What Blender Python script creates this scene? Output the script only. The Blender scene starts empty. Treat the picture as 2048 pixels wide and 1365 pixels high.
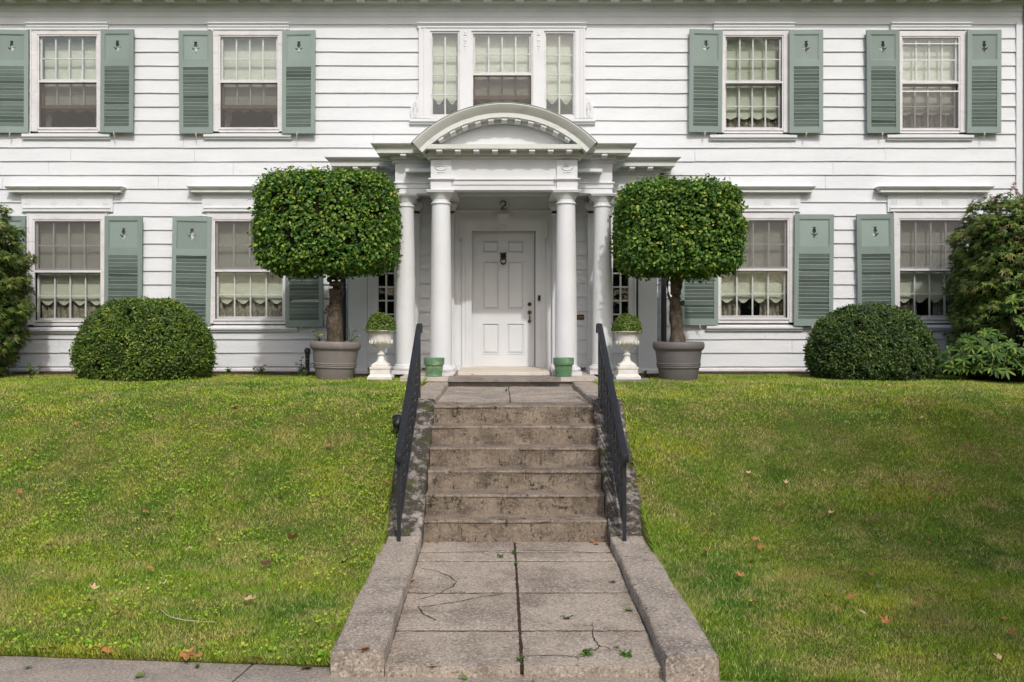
import bpy, bmesh, math, random
import numpy as np
from mathutils import Vector, Matrix, Euler

random.seed(7)
RNG = np.random.default_rng(11)
R = math.radians
SC = bpy.context.scene
C = SC.collection

# ------------------------------------------------------------------ camera, sky, sun, exposure
EYE = 1.95
FPX = 2048 * 35 / 36.0
VX, VY = 1000.0, 650.0
cam_d = bpy.data.cameras.new('camera')
cam = bpy.data.objects.new('camera', cam_d)
C.objects.link(cam)
cam.location = (0, 0, EYE)
cam.rotation_euler = (R(90), 0, 0)
cam_d.lens = 35
cam_d.sensor_width = 36
cam_d.shift_x = (1024 - VX) / 2048
cam_d.shift_y = -(682.5 - VY) / 2048
cam_d.clip_start = 0.05
cam_d.clip_end = 2000
SC.camera = cam

SUN_AZ, SUN_EL = 13.0, 45.0          # degrees right of straight behind the camera / above horizon
world = bpy.data.worlds.new('World')
SC.world = world
world.use_nodes = True
wn = world.node_tree
bg = wn.nodes['Background']
sky = wn.nodes.new('ShaderNodeTexSky')
sky.sky_type = 'NISHITA'
sky.sun_disc = False
sky.sun_elevation = R(SUN_EL)
sky.sun_rotation = R(180 - SUN_AZ)
sky.dust_density = 4.5
sky.air_density = 1.0
sky.ozone_density = 1.0
wn.links.new(sky.outputs[0], bg.inputs[0])
bg.inputs[1].default_value = 0.15

sun_d = bpy.data.lights.new('sun', 'SUN')
sun_d.energy = 2.0
sun_d.angle = R(1.2)
sun_d.color = (1.0, 0.99, 0.975)
sun = bpy.data.objects.new('sun', sun_d)
C.objects.link(sun)
sd = Vector((math.sin(R(SUN_AZ)) * math.cos(R(SUN_EL)), -math.cos(R(SUN_AZ)) * math.cos(R(SUN_EL)), math.sin(R(SUN_EL))))
sun.rotation_euler = sd.to_track_quat('Z', 'Y').to_euler()
sun.location = sd * 40

SC.render.engine = 'CYCLES'
SC.view_settings.view_transform = 'Standard'
SC.view_settings.look = 'None'
SC.view_settings.exposure = 0.03
SC.view_settings.gamma = 1
SC.view_settings.use_curve_mapping = False
SC.cycles.use_denoising = True
SC.cycles.max_bounces = 8
SC.cycles.transparent_max_bounces = 16
SC.cycles.caustics_reflective = False
SC.cycles.caustics_refractive = False

# ------------------------------------------------------------------ materials
def nd(t, kind, **kw):
    n = t.nodes.new(kind)
    for k, v in kw.items():
        setattr(n, k, v)
    return n

def newmat(name):
    m = bpy.data.materials.new(name)
    m.use_nodes = True
    t = m.node_tree
    b = t.nodes['Principled BSDF']
    return m, t, b

def noise(t, vec, scale, detail=4, rough=.55, dist=0.0):
    n = nd(t, 'ShaderNodeTexNoise')
    n.inputs['Scale'].default_value = scale
    n.inputs['Detail'].default_value = detail
    n.inputs['Roughness'].default_value = rough
    n.inputs['Distortion'].default_value = dist
    t.links.new(vec, n.inputs['Vector'])
    return n.outputs[0]

def ramp(t, fac, stops):
    r = nd(t, 'ShaderNodeValToRGB')
    e = r.color_ramp.elements
    while len(e) < len(stops):
        e.new(0.5)
    for i, (p, c) in enumerate(stops):
        e[i].position = p
        e[i].color = (c, c, c, 1) if isinstance(c, (int, float)) else (c[0], c[1], c[2], 1)
    t.links.new(fac, r.inputs[0])
    return r.outputs[0]

def mix(t, fac, a, b, mode='MIX'):
    m = nd(t, 'ShaderNodeMix', data_type='RGBA', blend_type=mode)
    for s, v in ((m.inputs[0], fac), (m.inputs[6], a), (m.inputs[7], b)):
        if hasattr(v, 'is_output'):
            t.links.new(v, s)
        elif isinstance(v, (int, float)):
            s.default_value = v
        else:
            s.default_value = (v[0], v[1], v[2], 1)
    return m.outputs[2]

def pos(t, scale=(1, 1, 1), obj=False):
    if obj:
        g = nd(t, 'ShaderNodeTexCoord').outputs['Object']
    else:
        g = nd(t, 'ShaderNodeNewGeometry').outputs['Position']
    mp = nd(t, 'ShaderNodeMapping')
    mp.inputs['Scale'].default_value = scale
    t.links.new(g, mp.inputs[0])
    return mp.outputs[0]

def bump(t, b, h, strength, dist=.01):
    n = nd(t, 'ShaderNodeBump')
    n.inputs['Strength'].default_value = strength
    n.inputs['Distance'].default_value = dist
    t.links.new(h, n.inputs['Height'])
    t.links.new(n.outputs[0], b.inputs['Normal'])

def surf(name, c1, c2, scale=3, stretch=(1, 1, 1), rough=.6, bstr=.15, bscale=40, bstretch=(1, 1, 1), dirts=(), spec=.35, obj=False, bdist=.004, metallic=0):
    """two-tone procedural surface with any number of stains: (colour, scale, stretch, lo, hi, amount)"""
    m, t, b = newmat(name)
    col = mix(t, ramp(t, noise(t, pos(t, stretch, obj), scale), [(.3, 0), (.7, 1)]), c1, c2)
    for (dc, ds, dst, lo, hi, am) in dirts:
        f = ramp(t, noise(t, pos(t, dst, obj), ds, 8, .68), [(lo, 0), (hi, am)])
        col = mix(t, f, col, dc)
    t.links.new(col, b.inputs['Base Color'])
    b.inputs['Roughness'].default_value = rough
    b.inputs['Specular IOR Level'].default_value = spec
    b.inputs['Metallic'].default_value = metallic
    if bstr:
        bump(t, b, noise(t, pos(t, bstretch, obj), bscale, 6, .6), bstr, bdist)
    return m

M = {}
M['paint'] = surf('white_paint', (.680, .700, .722), (.630, .650, .674), 1.4, (1, 1, 6), .5, .35, 9, (1.2, 1, 26),
                  [((.52, .53, .51), 5, (1, 1, 2.2), .56, .74, .40), ((.36, .34, .31), 34, (.45, 1, 2.4), .645, .70, .5)], bdist=.008)
M['trim'] = surf('white_trim', (.692, .708, .726), (.640, .655, .672), 2.5, rough=.45, bstr=.2, bscale=24,
                 dirts=[((.50, .49, .46), 9, (1, 1, 1), .62, .74, .5), ((.36, .32, .29), 40, (.6, 1, 2), .70, .76, .5)])
M['trim_worn'] = surf('weathered_trim', (.71, .70, .71), (.60, .59, .60), 5, rough=.55, bstr=.25, bscale=34,
                      dirts=[((.46, .43, .42), 14, (.4, 1, 2.5), .56, .68, .8)])
M['mildew'] = surf('mildewed_paint', (.70, .71, .695), (.62, .635, .595), 2.2, rough=.6, bstr=.15, bscale=30,
                   dirts=[((.36, .37, .29), 5, (.7, 1, 3), .54, .72, .6)])
M['lead'] = surf('porch_roofing', (.42, .43, .38), (.33, .34, .29), 5, rough=.7, dirts=[((.22, .22, .17), 12, (1, 1, 1), .55, .7, .7)])
M['shutter'] = surf('green_paint', (.242, .302, .276), (.210, .268, .243), 3, (1, 1, .5), .55, .25, 30, (4, 1, .5),
                    [((.36, .44, .40), 10, (2.5, 1, .5), .60, .76, .5), ((.08, .11, .095), 55, (.35, 1, 2), .69, .74, .7)])
M['slat'] = surf('green_slat_paint', (.238, .296, .270), (.206, .262, .238), 4, (1, 1, 3), .5, .2, 30, (1, 1, 4),
                 [((.30, .39, .35), 16, (.6, 1, 2), .60, .74, .5), ((.06, .08, .07), 60, (.3, 1, 3), .71, .74, .8)])
M['stone'] = surf('weathered_concrete', (.40, .335, .27), (.285, .235, .188), 2.2, rough=.9, bstr=.6, bscale=60,
                  dirts=[((.15, .128, .108), 4, (1, 1, 1), .46, .66, .8), ((.60, .55, .49), 55, (1, 1, 1), .50, .61, .65), ((.09, .076, .064), 60, (1, 1, 1), .53, .62, .7), ((.06, .05, .042), 18, (1, 1, 1), .60, .66, .7)], spec=.2)
M['step'] = surf('brown_step_concrete', (.30, .24, .182), (.205, .163, .122), 1.8, (1, 1, 2.4), .9, .5, 60, (1, 1, 1),
                 [((.105, .084, .066), 3.5, (1.2, 1, 2.0), .43, .62, .85), ((.022, .02, .015), 9, (1, 1, .8), .575, .64, .9), ((.03, .026, .021), 24, (1.6, 1, .45), .57, .64, .85), ((.07, .056, .045), 50, (1, 1, .5), .54, .64, .6), ((.028, .03, .015), 3.2, (1, 1, 6), .60, .68, .85), ((.40, .34, .28), 60, (1, 1, 1), .52, .64, .6), ((.42, .36, .30), 6, (.3, 1, 3), .58, .70, .4)], spec=.2)
M['cheek'] = surf('lichened_cheek', (.37, .325, .285), (.23, .20, .175), 4, rough=.95, bstr=.8, bscale=50,
                  dirts=[((.038, .034, .027), 11, (1, 1, 1), .40, .52, .92), ((.05, .06, .015), 5, (1, 1, 1), .53, .60, .85), ((.46, .41, .36), 60, (1, 1, 1), .58, .7, .6)], spec=.15, bdist=.01)
M['walk'] = surf('walk_concrete', (.42, .352, .285), (.315, .258, .205), 1.6, rough=.9, bstr=.6, bscale=80,
                 dirts=[((.15, .118, .088), 1.9, (1, 1, 1), .46, .62, .8), ((.58, .52, .45), 55, (1, 1, 1), .50, .60, .6), ((.10, .085, .07), 60, (1, 1, 1), .53, .61, .75), ((.16, .13, .10), 11, (1, 1, 1), .60, .68, .6)], spec=.2)
M['pavement'] = surf('pavement_concrete', (.37, .315, .262), (.27, .228, .188), 1.4, rough=.9, bstr=.6, bscale=80,
                     dirts=[((.17, .15, .13), 2.0, (1, 1, 1), .47, .66, .7), ((.52, .48, .43), 55, (1, 1, 1), .51, .62, .6), ((.08, .07, .06), 60, (1, 1, 1), .53, .62, .7)], spec=.2)
M['bluestone'] = surf('stoop_stone', (.30, .27, .24), (.20, .18, .16), 3, (1, 1, 4), .85, .5, 30, (1, 1, 5),
                      [((.10, .09, .078), 9, (1, 1, 3), .5, .66, .7)], spec=.25)
M['stoop_pale'] = surf('stoop_pale_stone', (.52, .48, .42), (.40, .36, .31), 4, rough=.85, bstr=.4, bscale=40,
                       dirts=[((.22, .19, .16), 10, (1, 1, 2), .55, .7, .7)])
M['marble'] = surf('sill_stone', (.66, .60, .52), (.55, .49, .41), 4, (.5, 1, 1), .6, .2, 30, (1, 1, 1), [((.35, .28, .21), 8, (.4, 1, 2), .55, .74, .5)])
M['soil'] = surf('bare_soil', (.10, .065, .042), (.05, .034, .022), 20, rough=1, bstr=1, bscale=90, spec=.1, bdist=.02)
M['asphalt'] = surf('asphalt', (.06, .06, .06), (.045, .045, .045), 6, rough=.9)
M['black_iron'] = surf('black_painted_iron', (.016, .017, .02), (.026, .028, .034), 8, rough=.38, bstr=.25, bscale=70, spec=.5)
M['rail_cap'] = surf('rail_cap_paint', (.013, .014, .016), (.022, .023, .027), 10, rough=.48, bstr=.3, bscale=60, spec=.4,
                     dirts=[((.10, .09, .085), 60, (1, .3, 1), .60, .68, .5)])
M['black'] = surf('black_plastic', (.012, .012, .013), (.02, .02, .02), 10, rough=.4, bstr=0)
M['bronze'] = surf('dark_bronze', (.075, .052, .036), (.035, .026, .02), 50, rough=.42, bstr=.2, bscale=90, metallic=.6)
M['brass'] = surf('aged_brass', (.24, .17, .085), (.13, .092, .05), 50, rough=.45, bstr=.1, metallic=.6)
M['greypot'] = surf('grey_resin_pot', (.215, .192, .178), (.165, .147, .137), 4, (1, 1, .6), .62, .15, 60, dirts=[((.30, .27, .25), 7, (1, 1, .5), .55, .75, .5)])
M['greypot_dark'] = surf('dark_grey_resin_pot', (.155, .142, .138), (.125, .115, .112), 4, rough=.6, bstr=.15, bscale=60)
M['greenpot'] = surf('green_glazed_pot', (.115, .225, .125), (.085, .18, .10), 6, rough=.4, bstr=.1, bscale=40, dirts=[((.34, .44, .24), 6, (1, 1, 2.5), .50, .66, .75)])
M['urn'] = surf('white_cast_iron', (.72, .70, .66), (.60, .585, .545), 9, rough=.55, bstr=.5, bscale=55,
                dirts=[((.36, .23, .13), 9, (1, 1, 1.6), .60, .74, .6), ((.42, .41, .36), 20, (1, 1, 1), .54, .7, .6)])
M['blind'] = surf('cream_blind', (.66, .67, .57), (.58, .59, .50), 2, (1, 1, 5), .8, .1, 20)
M['fringe'] = surf('brown_sash_wood', (.30, .20, .155), (.22, .145, .11), 12, (.4, 1, 2), .7, .1, 20)
M['curtain'] = surf('lace_curtain', (.50, .45, .38), (.22, .19, .16), 26, (1, 1, .8), .9, .2, 60, dirts=[((.13, .11, .095), 9, (3, 1, .7), .5, .66, .7)])
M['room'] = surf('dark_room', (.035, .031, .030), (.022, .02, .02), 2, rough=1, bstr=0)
M['bark'] = surf('tree_bark', (.155, .125, .093), (.065, .05, .038), 14, (1, 1, .5), .95, .9, 30, (1, 1, .6),
                 [((.02, .016, .013), 11, (1, 1, .8), .57, .63, .9), ((.27, .25, .20), 16, (1, 1, 1), .60, .72, .6)], spec=.1, bdist=.03)
M['twig'] = surf('twig_bark', (.05, .036, .024), (.025, .02, .014), 20, rough=1, bstr=0)
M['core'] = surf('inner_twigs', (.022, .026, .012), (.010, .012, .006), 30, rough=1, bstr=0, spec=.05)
M['wood_grey'] = surf('weathered_wood', (.55, .50, .42), (.42, .37, .30), 20, rough=.8)

for k in ('shutter', 'slat'):
    t = M[k].node_tree
    b = t.nodes['Principled BSDF']
    src = b.inputs['Base Color'].links[0].from_socket
    v = ramp(t, nd(t, 'ShaderNodeObjectInfo').outputs['Random'], [(0, .84), (1, 1.14)])
    t.links.new(mix(t, 1.0, src, v, 'MULTIPLY'), b.inputs['Base Color'])

def glassmat():
    m, t, b = newmat('window_glass')
    t.nodes.remove(b)
    out = t.nodes['Material Output']
    tr = nd(t, 'ShaderNodeBsdfTransparent')
    tr.inputs[0].default_value = (.975, .985, .975, 1)
    gl = nd(t, 'ShaderNodeBsdfGlossy')
    gl.inputs['Roughness'].default_value = .03
    lw = nd(t, 'ShaderNodeLayerWeight')          # Schlick from the facing angle, alike from both sides of the pane
    lw.inputs[0].default_value = .5
    pw = nd(t, 'ShaderNodeMath', operation='POWER')
    pw.inputs[1].default_value = 5
    t.links.new(lw.outputs['Facing'], pw.inputs[0])
    fr = nd(t, 'ShaderNodeMath', operation='MULTIPLY_ADD')
    fr.inputs[1].default_value = .94
    fr.inputs[2].default_value = .05
    t.links.new(pw.outputs[0], fr.inputs[0])
    bp = nd(t, 'ShaderNodeBump')
    bp.inputs['Strength'].default_value = .12
    bp.inputs['Distance'].default_value = .02
    t.links.new(noise(t, pos(t), 7, 2), bp.inputs['Height'])
    t.links.new(bp.outputs[0], gl.inputs['Normal'])
    mx = nd(t, 'ShaderNodeMixShader')
    t.links.new(fr.outputs[0], mx.inputs[0])
    t.links.new(tr.outputs[0], mx.inputs[1])
    t.links.new(gl.outputs[0], mx.inputs[2])
    t.links.new(mx.outputs[0], out.inputs[0])
    return m
M['glass'] = glassmat()

def screenmat():
    m, t, b = newmat('insect_screen_mesh')
    out = t.nodes['Material Output']
    b.inputs['Base Color'].default_value = (.15, .142, .135, 1)
    b.inputs['Roughness'].default_value = .7
    tr = nd(t, 'ShaderNodeBsdfTransparent')
    mx = nd(t, 'ShaderNodeMixShader')
    mx.inputs[0].default_value = .30
    t.links.new(tr.outputs[0], mx.inputs[1])
    t.links.new(b.outputs[0], mx.inputs[2])
    t.links.new(mx.outputs[0], out.inputs[0])
    return m
M['screen'] = screenmat()

def leafmat(name, stops, rough=.45, trans=.25, clump=None, spec=.4):
    """leaf colour picked per leaf from a ramp; clump adds a slow change of hue through the crown"""
    m, t, b = newmat(name)
    out = t.nodes['Material Output']
    g = nd(t, 'ShaderNodeNewGeometry')
    fac = g.outputs['Random Per Island']
    col = ramp(t, fac, stops)
    if clump:
        (cc, cs, lo, hi, am) = clump
        col = mix(t, ramp(t, noise(t, pos(t), cs, 3), [(lo, 0), (hi, am)]), col, cc)
    t.links.new(col, b.inputs['Base Color'])
    b.inputs['Roughness'].default_value = rough
    b.inputs['Specular IOR Level'].default_value = spec
    tl = nd(t, 'ShaderNodeBsdfTranslucent')
    t.links.new(mix(t, 1.0, col, (1.25, 1.3, .7), 'MULTIPLY'), tl.inputs[0])
    mx = nd(t, 'ShaderNodeMixShader')
    mx.inputs[0].default_value = trans
    t.links.new(b.outputs[0], mx.inputs[1])
    t.links.new(tl.outputs[0], mx.inputs[2])
    t.links.new(mx.outputs[0], out.inputs[0])
    return m
M['holly'] = leafmat('holly_leaf', [(0, (.022, .070, .012)), (.40, (.062, .150, .022)), (.78, (.130, .245, .034)), (.92, (.25, .36, .045)), (1, (.40, .42, .08))], .45, .24, ((.19, .29, .035), 2.6, .55, .70, .55), .28)
M['yew'] = leafmat('yew_needles', [(0, (.034, .076, .010)), (.5, (.105, .185, .022)), (.85, (.19, .285, .036)), (1, (.32, .36, .08))], .5, .25, ((.05, .09, .018), 4, .47, .62, .7))
M['yew_dark'] = leafmat('dark_yew_needles', [(0, (.024, .056, .014)), (.5, (.065, .122, .024)), (.85, (.12, .185, .036)), (1, (.20, .22, .07))], .5, .25, ((.035, .07, .024), 4, .47, .62, .7))
M['box'] = leafmat('boxwood_leaf', [(0, (.045, .09, .014)), (.5, (.10, .165, .022)), (.85, (.165, .23, .035)), (1, (.28, .30, .07))], .4, .25)
M['maple'] = leafmat('maple_leaf', [(0, (.040, .088, .016)), (.5, (.100, .165, .028)), (.85, (.19, .25, .042)), (.97, (.26, .23, .07)), (1, (.20, .08, .04))], .5, .25, ((.15, .12, .035), 2.0, .58, .74, .55))
M['rhodo'] = leafmat('rhododendron_leaf', [(0, (.030, .080, .016)), (.5, (.075, .150, .024)), (.85, (.145, .225, .036)), (1, (.24, .29, .06))], .5, .18, None, .3)
M['weed'] = leafmat('weed_leaf', [(0, (.04, .10, .02)), (.5, (.08, .17, .03)), (1, (.15, .24, .04))], .5, .25)
M['street_leaf'] = leafmat('street_tree_leaf', [(0, (.03, .07, .014)), (1, (.09, .15, .03))], .5, .3)
M['red_leaf'] = leafmat('red_maple_tip', [(0, (.13, .03, .025)), (1, (.22, .07, .035))], .5, .25)

def grassmat():
    m, t, b = newmat('grass')
    out = t.nodes['Material Output']
    p = pos(t)
    g = nd(t, 'ShaderNodeNewGeometry').outputs['Random Per Island']
    col = ramp(t, noise(t, p, 1.1, 5, .6), [(.34, (.110, .265, .024)), (.50, (.255, .410, .030)), (.66, (.450, .520, .040))])
    straw = ramp(t, noise(t, p, 2.6, 7, .7), [(.46, 0), (.64, .82)])
    col = mix(t, straw, col, (.58, .49, .19))
    dry = ramp(t, g, [(.86, 0), (.92, .8)])
    col = mix(t, dry, col, (.60, .53, .22))
    val = ramp(t, g, [(0, .25), (.80, 1.4)])
    col = mix(t, 1.0, col, val, 'MULTIPLY')
    t.links.new(col, b.inputs['Base Color'])
    b.inputs['Roughness'].default_value = .5
    b.inputs['Specular IOR Level'].default_value = .3
    tl = nd(t, 'ShaderNodeBsdfTranslucent')
    t.links.new(col, tl.inputs[0])
    mx = nd(t, 'ShaderNodeMixShader')
    mx.inputs[0].default_value = .3
    t.links.new(b.outputs[0], mx.inputs[1])
    t.links.new(tl.outputs[0], mx.inputs[2])
    t.links.new(mx.outputs[0], out.inputs[0])
    return m
M['grass'] = grassmat()
M['clover'] = leafmat('clover_leaf', [(0, (.11, .26, .02)), (.5, (.26, .44, .026)), (.85, (.42, .54, .04)), (1, (.56, .56, .07))], .5, .3)
M['turf'] = surf('turf_thatch', (.11, .17, .026), (.19, .18, .055), 2.2, rough=1, bstr=1, bscale=120, dirts=[((.06, .075, .02), 30, (1, 1, 1), .5, .65, .7)], spec=.05, bdist=.03)
for k, (a, b_) in {'leaf_brown': ((.40, .18, .065), (.24, .10, .04)), 'leaf_tan': ((.66, .46, .28), (.50, .32, .18)), 'leaf_orange': ((.50, .23, .09), (.33, .135, .055)),
                   'leaf_dark': ((.12, .06, .035), (.07, .035, .022)), 'leaf_green': ((.17, .22, .06), (.11, .15, .04))}.items():
    M[k] = surf('fallen_' + k, a, b_, 30, rough=.75, bstr=.3, bscale=80, obj=True)

# ------------------------------------------------------------------ helpers
WO = {}          # world origin of every object made

def wo(o):
    return WO[o.name] if o is not None else Vector((0, 0, 0))

def tag(o, label=None, cat=None, group=None, kind=None):
    for k, v in (('label', label), ('category', cat), ('group', group), ('kind', kind)):
        if v:
            o[k] = v
    return o

def empty(name, loc, label=None, cat=None, group=None, parent=None):
    o = bpy.data.objects.new(name, None)
    C.objects.link(o)
    WO[o.name] = Vector(loc)
    o.parent = parent
    o.location = WO[o.name] - wo(parent)
    o.empty_display_size = .1
    return tag(o, label, cat, group)

def link(name, me, parent=None, origin=(0, 0, 0), rot=None):
    o = bpy.data.objects.new(name, me)
    C.objects.link(o)
    WO[o.name] = Vector(origin)
    o.parent = parent
    o.location = WO[o.name] - wo(parent)
    if rot:
        o.rotation_euler = rot
    return o

class MB:
    """collects vertices and faces in world coordinates"""
    def __init__(s):
        s.v, s.f = [], []
    def add(s, vs, fs):
        n = len(s.v)
        s.v += [tuple(p) for p in vs]
        s.f += [tuple(i + n for i in f) for f in fs]
        return s
    def box(s, x0, x1, y0, y1, z0, z1):
        x0, x1 = min(x0, x1), max(x0, x1)
        z0, z1 = min(z0, z1), max(z0, z1)
        return s.add([(x0, y0, z0), (x1, y0, z0), (x1, y1, z0), (x0, y1, z0), (x0, y0, z1), (x1, y0, z1), (x1, y1, z1), (x0, y1, z1)],
                     [(0, 3, 2, 1), (4, 5, 6, 7), (0, 1, 5, 4), (1, 2, 6, 5), (2, 3, 7, 6), (3, 0, 4, 7)])
    def frustum(s, x0, x1, z0, z1, y0, ins, y1):
        """raised field: back rectangle at y0, front rectangle inset at y1"""
        return s.add([(x0, y0, z0), (x1, y0, z0), (x1, y0, z1), (x0, y0, z1), (x0 + ins, y1, z0 + ins), (x1 - ins, y1, z0 + ins), (x1 - ins, y1, z1 - ins), (x0 + ins, y1, z1 - ins)],
                     [(4, 5, 6, 7), (0, 1, 5, 4), (1, 2, 6, 5), (2, 3, 7, 6), (3, 0, 4, 7)])
    def prism_y(s, prof, y0, y1):
        n = len(prof)
        return s.add([(x, y0, z) for x, z in prof] + [(x, y1, z) for x, z in prof],
                     [tuple(range(n)), tuple(range(2 * n - 1, n - 1, -1))] + [(i, (i + 1) % n, n + (i + 1) % n, n + i)[::-1] for i in range(n)])
    def prism_x(s, prof, x0, x1):
        n = len(prof)
        return s.add([(x0, y, z) for y, z in prof] + [(x1, y, z) for y, z in prof],
                     [tuple(range(n)), tuple(range(2 * n - 1, n - 1, -1))] + [(i, (i + 1) % n, n + (i + 1) % n, n + i)[::-1] for i in range(n)])
    def lathe(s, cx, cy, prof, n=32, jit=0, square=False):
        vs, fs = [], []
        for r, z in prof:
            for k in range(n):
                a = 2 * math.pi * (k + .5) / n
                rr = r * (1 + jit * (random.random() - .5))
                if square:
                    a = math.pi / 4 + math.pi / 2 * k
                    rr = r * math.sqrt(2)
                vs.append((cx + rr * math.cos(a), cy + rr * math.sin(a), z))
        for i in range(len(prof) - 1):
            for k in range(n):
                fs.append((i * n + k, i * n + (k + 1) % n, (i + 1) * n + (k + 1) % n, (i + 1) * n + k))
        fs.append(tuple(range(n))[::-1])
        fs.append(tuple((len(prof) - 1) * n + k for k in range(n)))
        return s.add(vs, fs)
    def tube(s, pts, rad, n=8, jit=0):
        pts = [Vector(p) for p in pts]
        if not isinstance(rad, (list, tuple)):
            rad = [rad] * len(pts)
        vs, fs = [], []
        for i, p in enumerate(pts):
            d = (pts[min(i + 1, len(pts) - 1)] - pts[max(i - 1, 0)]).normalized()
            u = d.cross(Vector((0, 0, 1)))
            if u.length < .05:
                u = d.cross(Vector((0, 1, 0)))
            u.normalize()
            w = d.cross(u)
            for k in range(n):
                a = 2 * math.pi * k / n
                rr = rad[i] * (1 + jit * (random.random() - .5))
                vs.append(p + u * rr * math.cos(a) + w * rr * math.sin(a))
        for i in range(len(pts) - 1):
            for k in range(n):
                fs.append((i * n + k, i * n + (k + 1) % n, (i + 1) * n + (k + 1) % n, (i + 1) * n + k))
        fs.append(tuple(range(n))[::-1])
        fs.append(tuple((len(pts) - 1) * n + k for k in range(n)))
        return s.add(vs, fs)
    def sweep(s, prof, path):
        """moulding: profile of (outward offset, z) along a plan path, mitred; outward is to the left of -travel (faces the camera going +x)"""
        P = [Vector((p[0], p[1])) for p in path]
        n = len(P)
        mit = []
        for i in range(n):
            ns = []
            for a, b in ((i - 1, i), (i, i + 1)):
                if a >= 0 and b < n:
                    d = (P[b] - P[a]).normalized()
                    ns.append(Vector((d.y, -d.x)))
            if len(ns) == 2:
                m = (ns[0] + ns[1])
                m = m / max(.2, m.dot(ns[0]))
            else:
                m = ns[0]
            mit.append(m)
        k = len(prof)
        vs = [(P[i].x + mit[i].x * o, P[i].y + mit[i].y * o, z) for i in range(n) for o, z in prof]
        fs = []
        for i in range(n - 1):
            for j in range(k):
                j2 = (j + 1) % k
                fs.append((i * k + j, i * k + j2, (i + 1) * k + j2, (i + 1) * k + j))
        fs.append(tuple(range(k)))
        fs.append(tuple(range((n - 1) * k, n * k))[::-1])
        return s.add(vs, fs)
    def mesh(s, name, mat, smooth=False, origin=(0, 0, 0), fix=False):
        me = bpy.data.meshes.new(name)
        ox, oy, oz = origin
        me.from_pydata([(x - ox, y - oy, z - oz) for x, y, z in s.v], [], s.f)
        bm = bmesh.new()
        bm.from_mesh(me)
        bmesh.ops.recalc_face_normals(bm, faces=bm.faces)
        bm.to_mesh(me)
        bm.free()
        me.materials.append(M[mat])
        if smooth:
            me.polygons.foreach_set('use_smooth', [True] * len(me.polygons))
            me.set_sharp_from_angle(angle=R(smooth if smooth is not True else 40))
        return me
    def build(s, name, mat, parent=None, smooth=False, origin=None):
        if origin is None:
            a = np.array(s.v)
            lo, hi = a.min(0), a.max(0)
            origin = ((lo[0] + hi[0]) / 2, (lo[1] + hi[1]) / 2, lo[2])
        return link(name, s.mesh(name, mat, smooth, origin), parent, origin)

def wx(px, D):
    return (px - VX) * D / FPX
def wz(py, D):
    return EYE + (VY - py) * D / FPX

def fnoise(p, s=1.0, seed=0):
    """cheap smooth noise of points (n,3), about -1..1"""
    p = p * s + seed * 7.31
    x, y, z = p[..., 0], p[..., 1], p[..., 2]
    return (np.sin(1.7 * x + 1.3 * np.sin(1.1 * y + .7 * z)) + np.sin(1.9 * y + 1.5 * np.sin(.9 * z + 1.2 * x)) + np.sin(2.1 * z + 1.4 * np.sin(1.3 * x - .8 * y))) / 3

def np_mesh(name, V, F, mat, smooth=True):
    """V (n,3), F (m,3) triangles"""
    me = bpy.data.meshes.new(name)
    me.vertices.add(len(V))
    me.vertices.foreach_set('co', np.ascontiguousarray(V, dtype=np.float32).ravel())
    me.loops.add(F.size)
    me.loops.foreach_set('vertex_index', np.ascontiguousarray(F, dtype=np.int32).ravel())
    me.polygons.add(len(F))
    me.polygons.foreach_set('loop_start', np.arange(0, F.size, 3, dtype=np.int32))
    me.polygons.foreach_set('loop_total', np.full(len(F), 3, dtype=np.int32))
    me.update(calc_edges=True)
    if smooth:
        me.polygons.foreach_set('use_smooth', np.ones(len(F), dtype=bool))
    me.materials.append(M[mat])
    return me

def unit(a):
    return a / np.maximum(1e-6, np.linalg.norm(a, axis=-1, keepdims=True))

def scatter(P, N, S, tv, tf, tang=None):
    """copies of a leaf template (x across, y along, z up) at P with face normal N; tang is the wished leaf direction"""
    n = len(P)
    N = unit(N)
    T = RNG.normal(size=(n, 3)) if tang is None else tang
    V = unit(T - N * np.sum(T * N, 1, keepdims=True))
    U = np.cross(V, N)
    tv = np.array(tv, float)
    tf = np.array(tf, int)
    S = np.broadcast_to(np.asarray(S, float), (n,))
    W = (tv[None, :, 0, None] * U[:, None] + tv[None, :, 1, None] * V[:, None] + tv[None, :, 2, None] * N[:, None]) * S[:, None, None] + P[:, None]
    F = tf[None] + (np.arange(n) * len(tv))[:, None, None]
    return W.reshape(-1, 3), F.reshape(-1, 3)

OVAL = ([(0, 0, 0), (.30, .35, .10), (0, .45, 0), (-.30, .35, .10), (.22, .75, .05), (-.22, .75, .05), (0, 1, -.08)],
        [(0, 1, 2), (0, 2, 3), (1, 4, 2), (2, 5, 3), (2, 4, 6), (2, 6, 5)])
NEEDLE = ([(-.16, 0, 0), (.16, 0, 0), (.20, .6, .05), (-.20, .6, .05), (0, 1, 0)], [(0, 1, 2), (0, 2, 3), (3, 2, 4)])
LONG = ([(0, 0, 0), (.12, .35, .05), (0, .40, 0), (-.12, .35, .05), (.10, .75, -.03), (-.10, .75, -.03), (0, 1, -.14)],
        [(0, 1, 2), (0, 2, 3), (1, 4, 2), (2, 5, 3), (2, 4, 6), (2, 6, 5)])

def palmate():
    lobes = [(-78, .45), (-42, .8), (0, 1.0), (42, .8), (78, .45)]
    vs, fs = [(0, 0, 0)], []
    prev = None
    for i, (a, l) in enumerate(lobes):
        a0, a1 = (a - 20, a + 20)
        base = []
        for aa, rr in ((a0, .30), (a, l), (a1, .30)):
            base.append(len(vs))
            vs.append((rr * math.sin(R(aa)), rr * math.cos(R(aa)), -.12 * rr * rr))
        fs += [(0, base[0], base[1]), (0, base[1], base[2])]
    return vs, fs
PALM = palmate()

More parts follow.
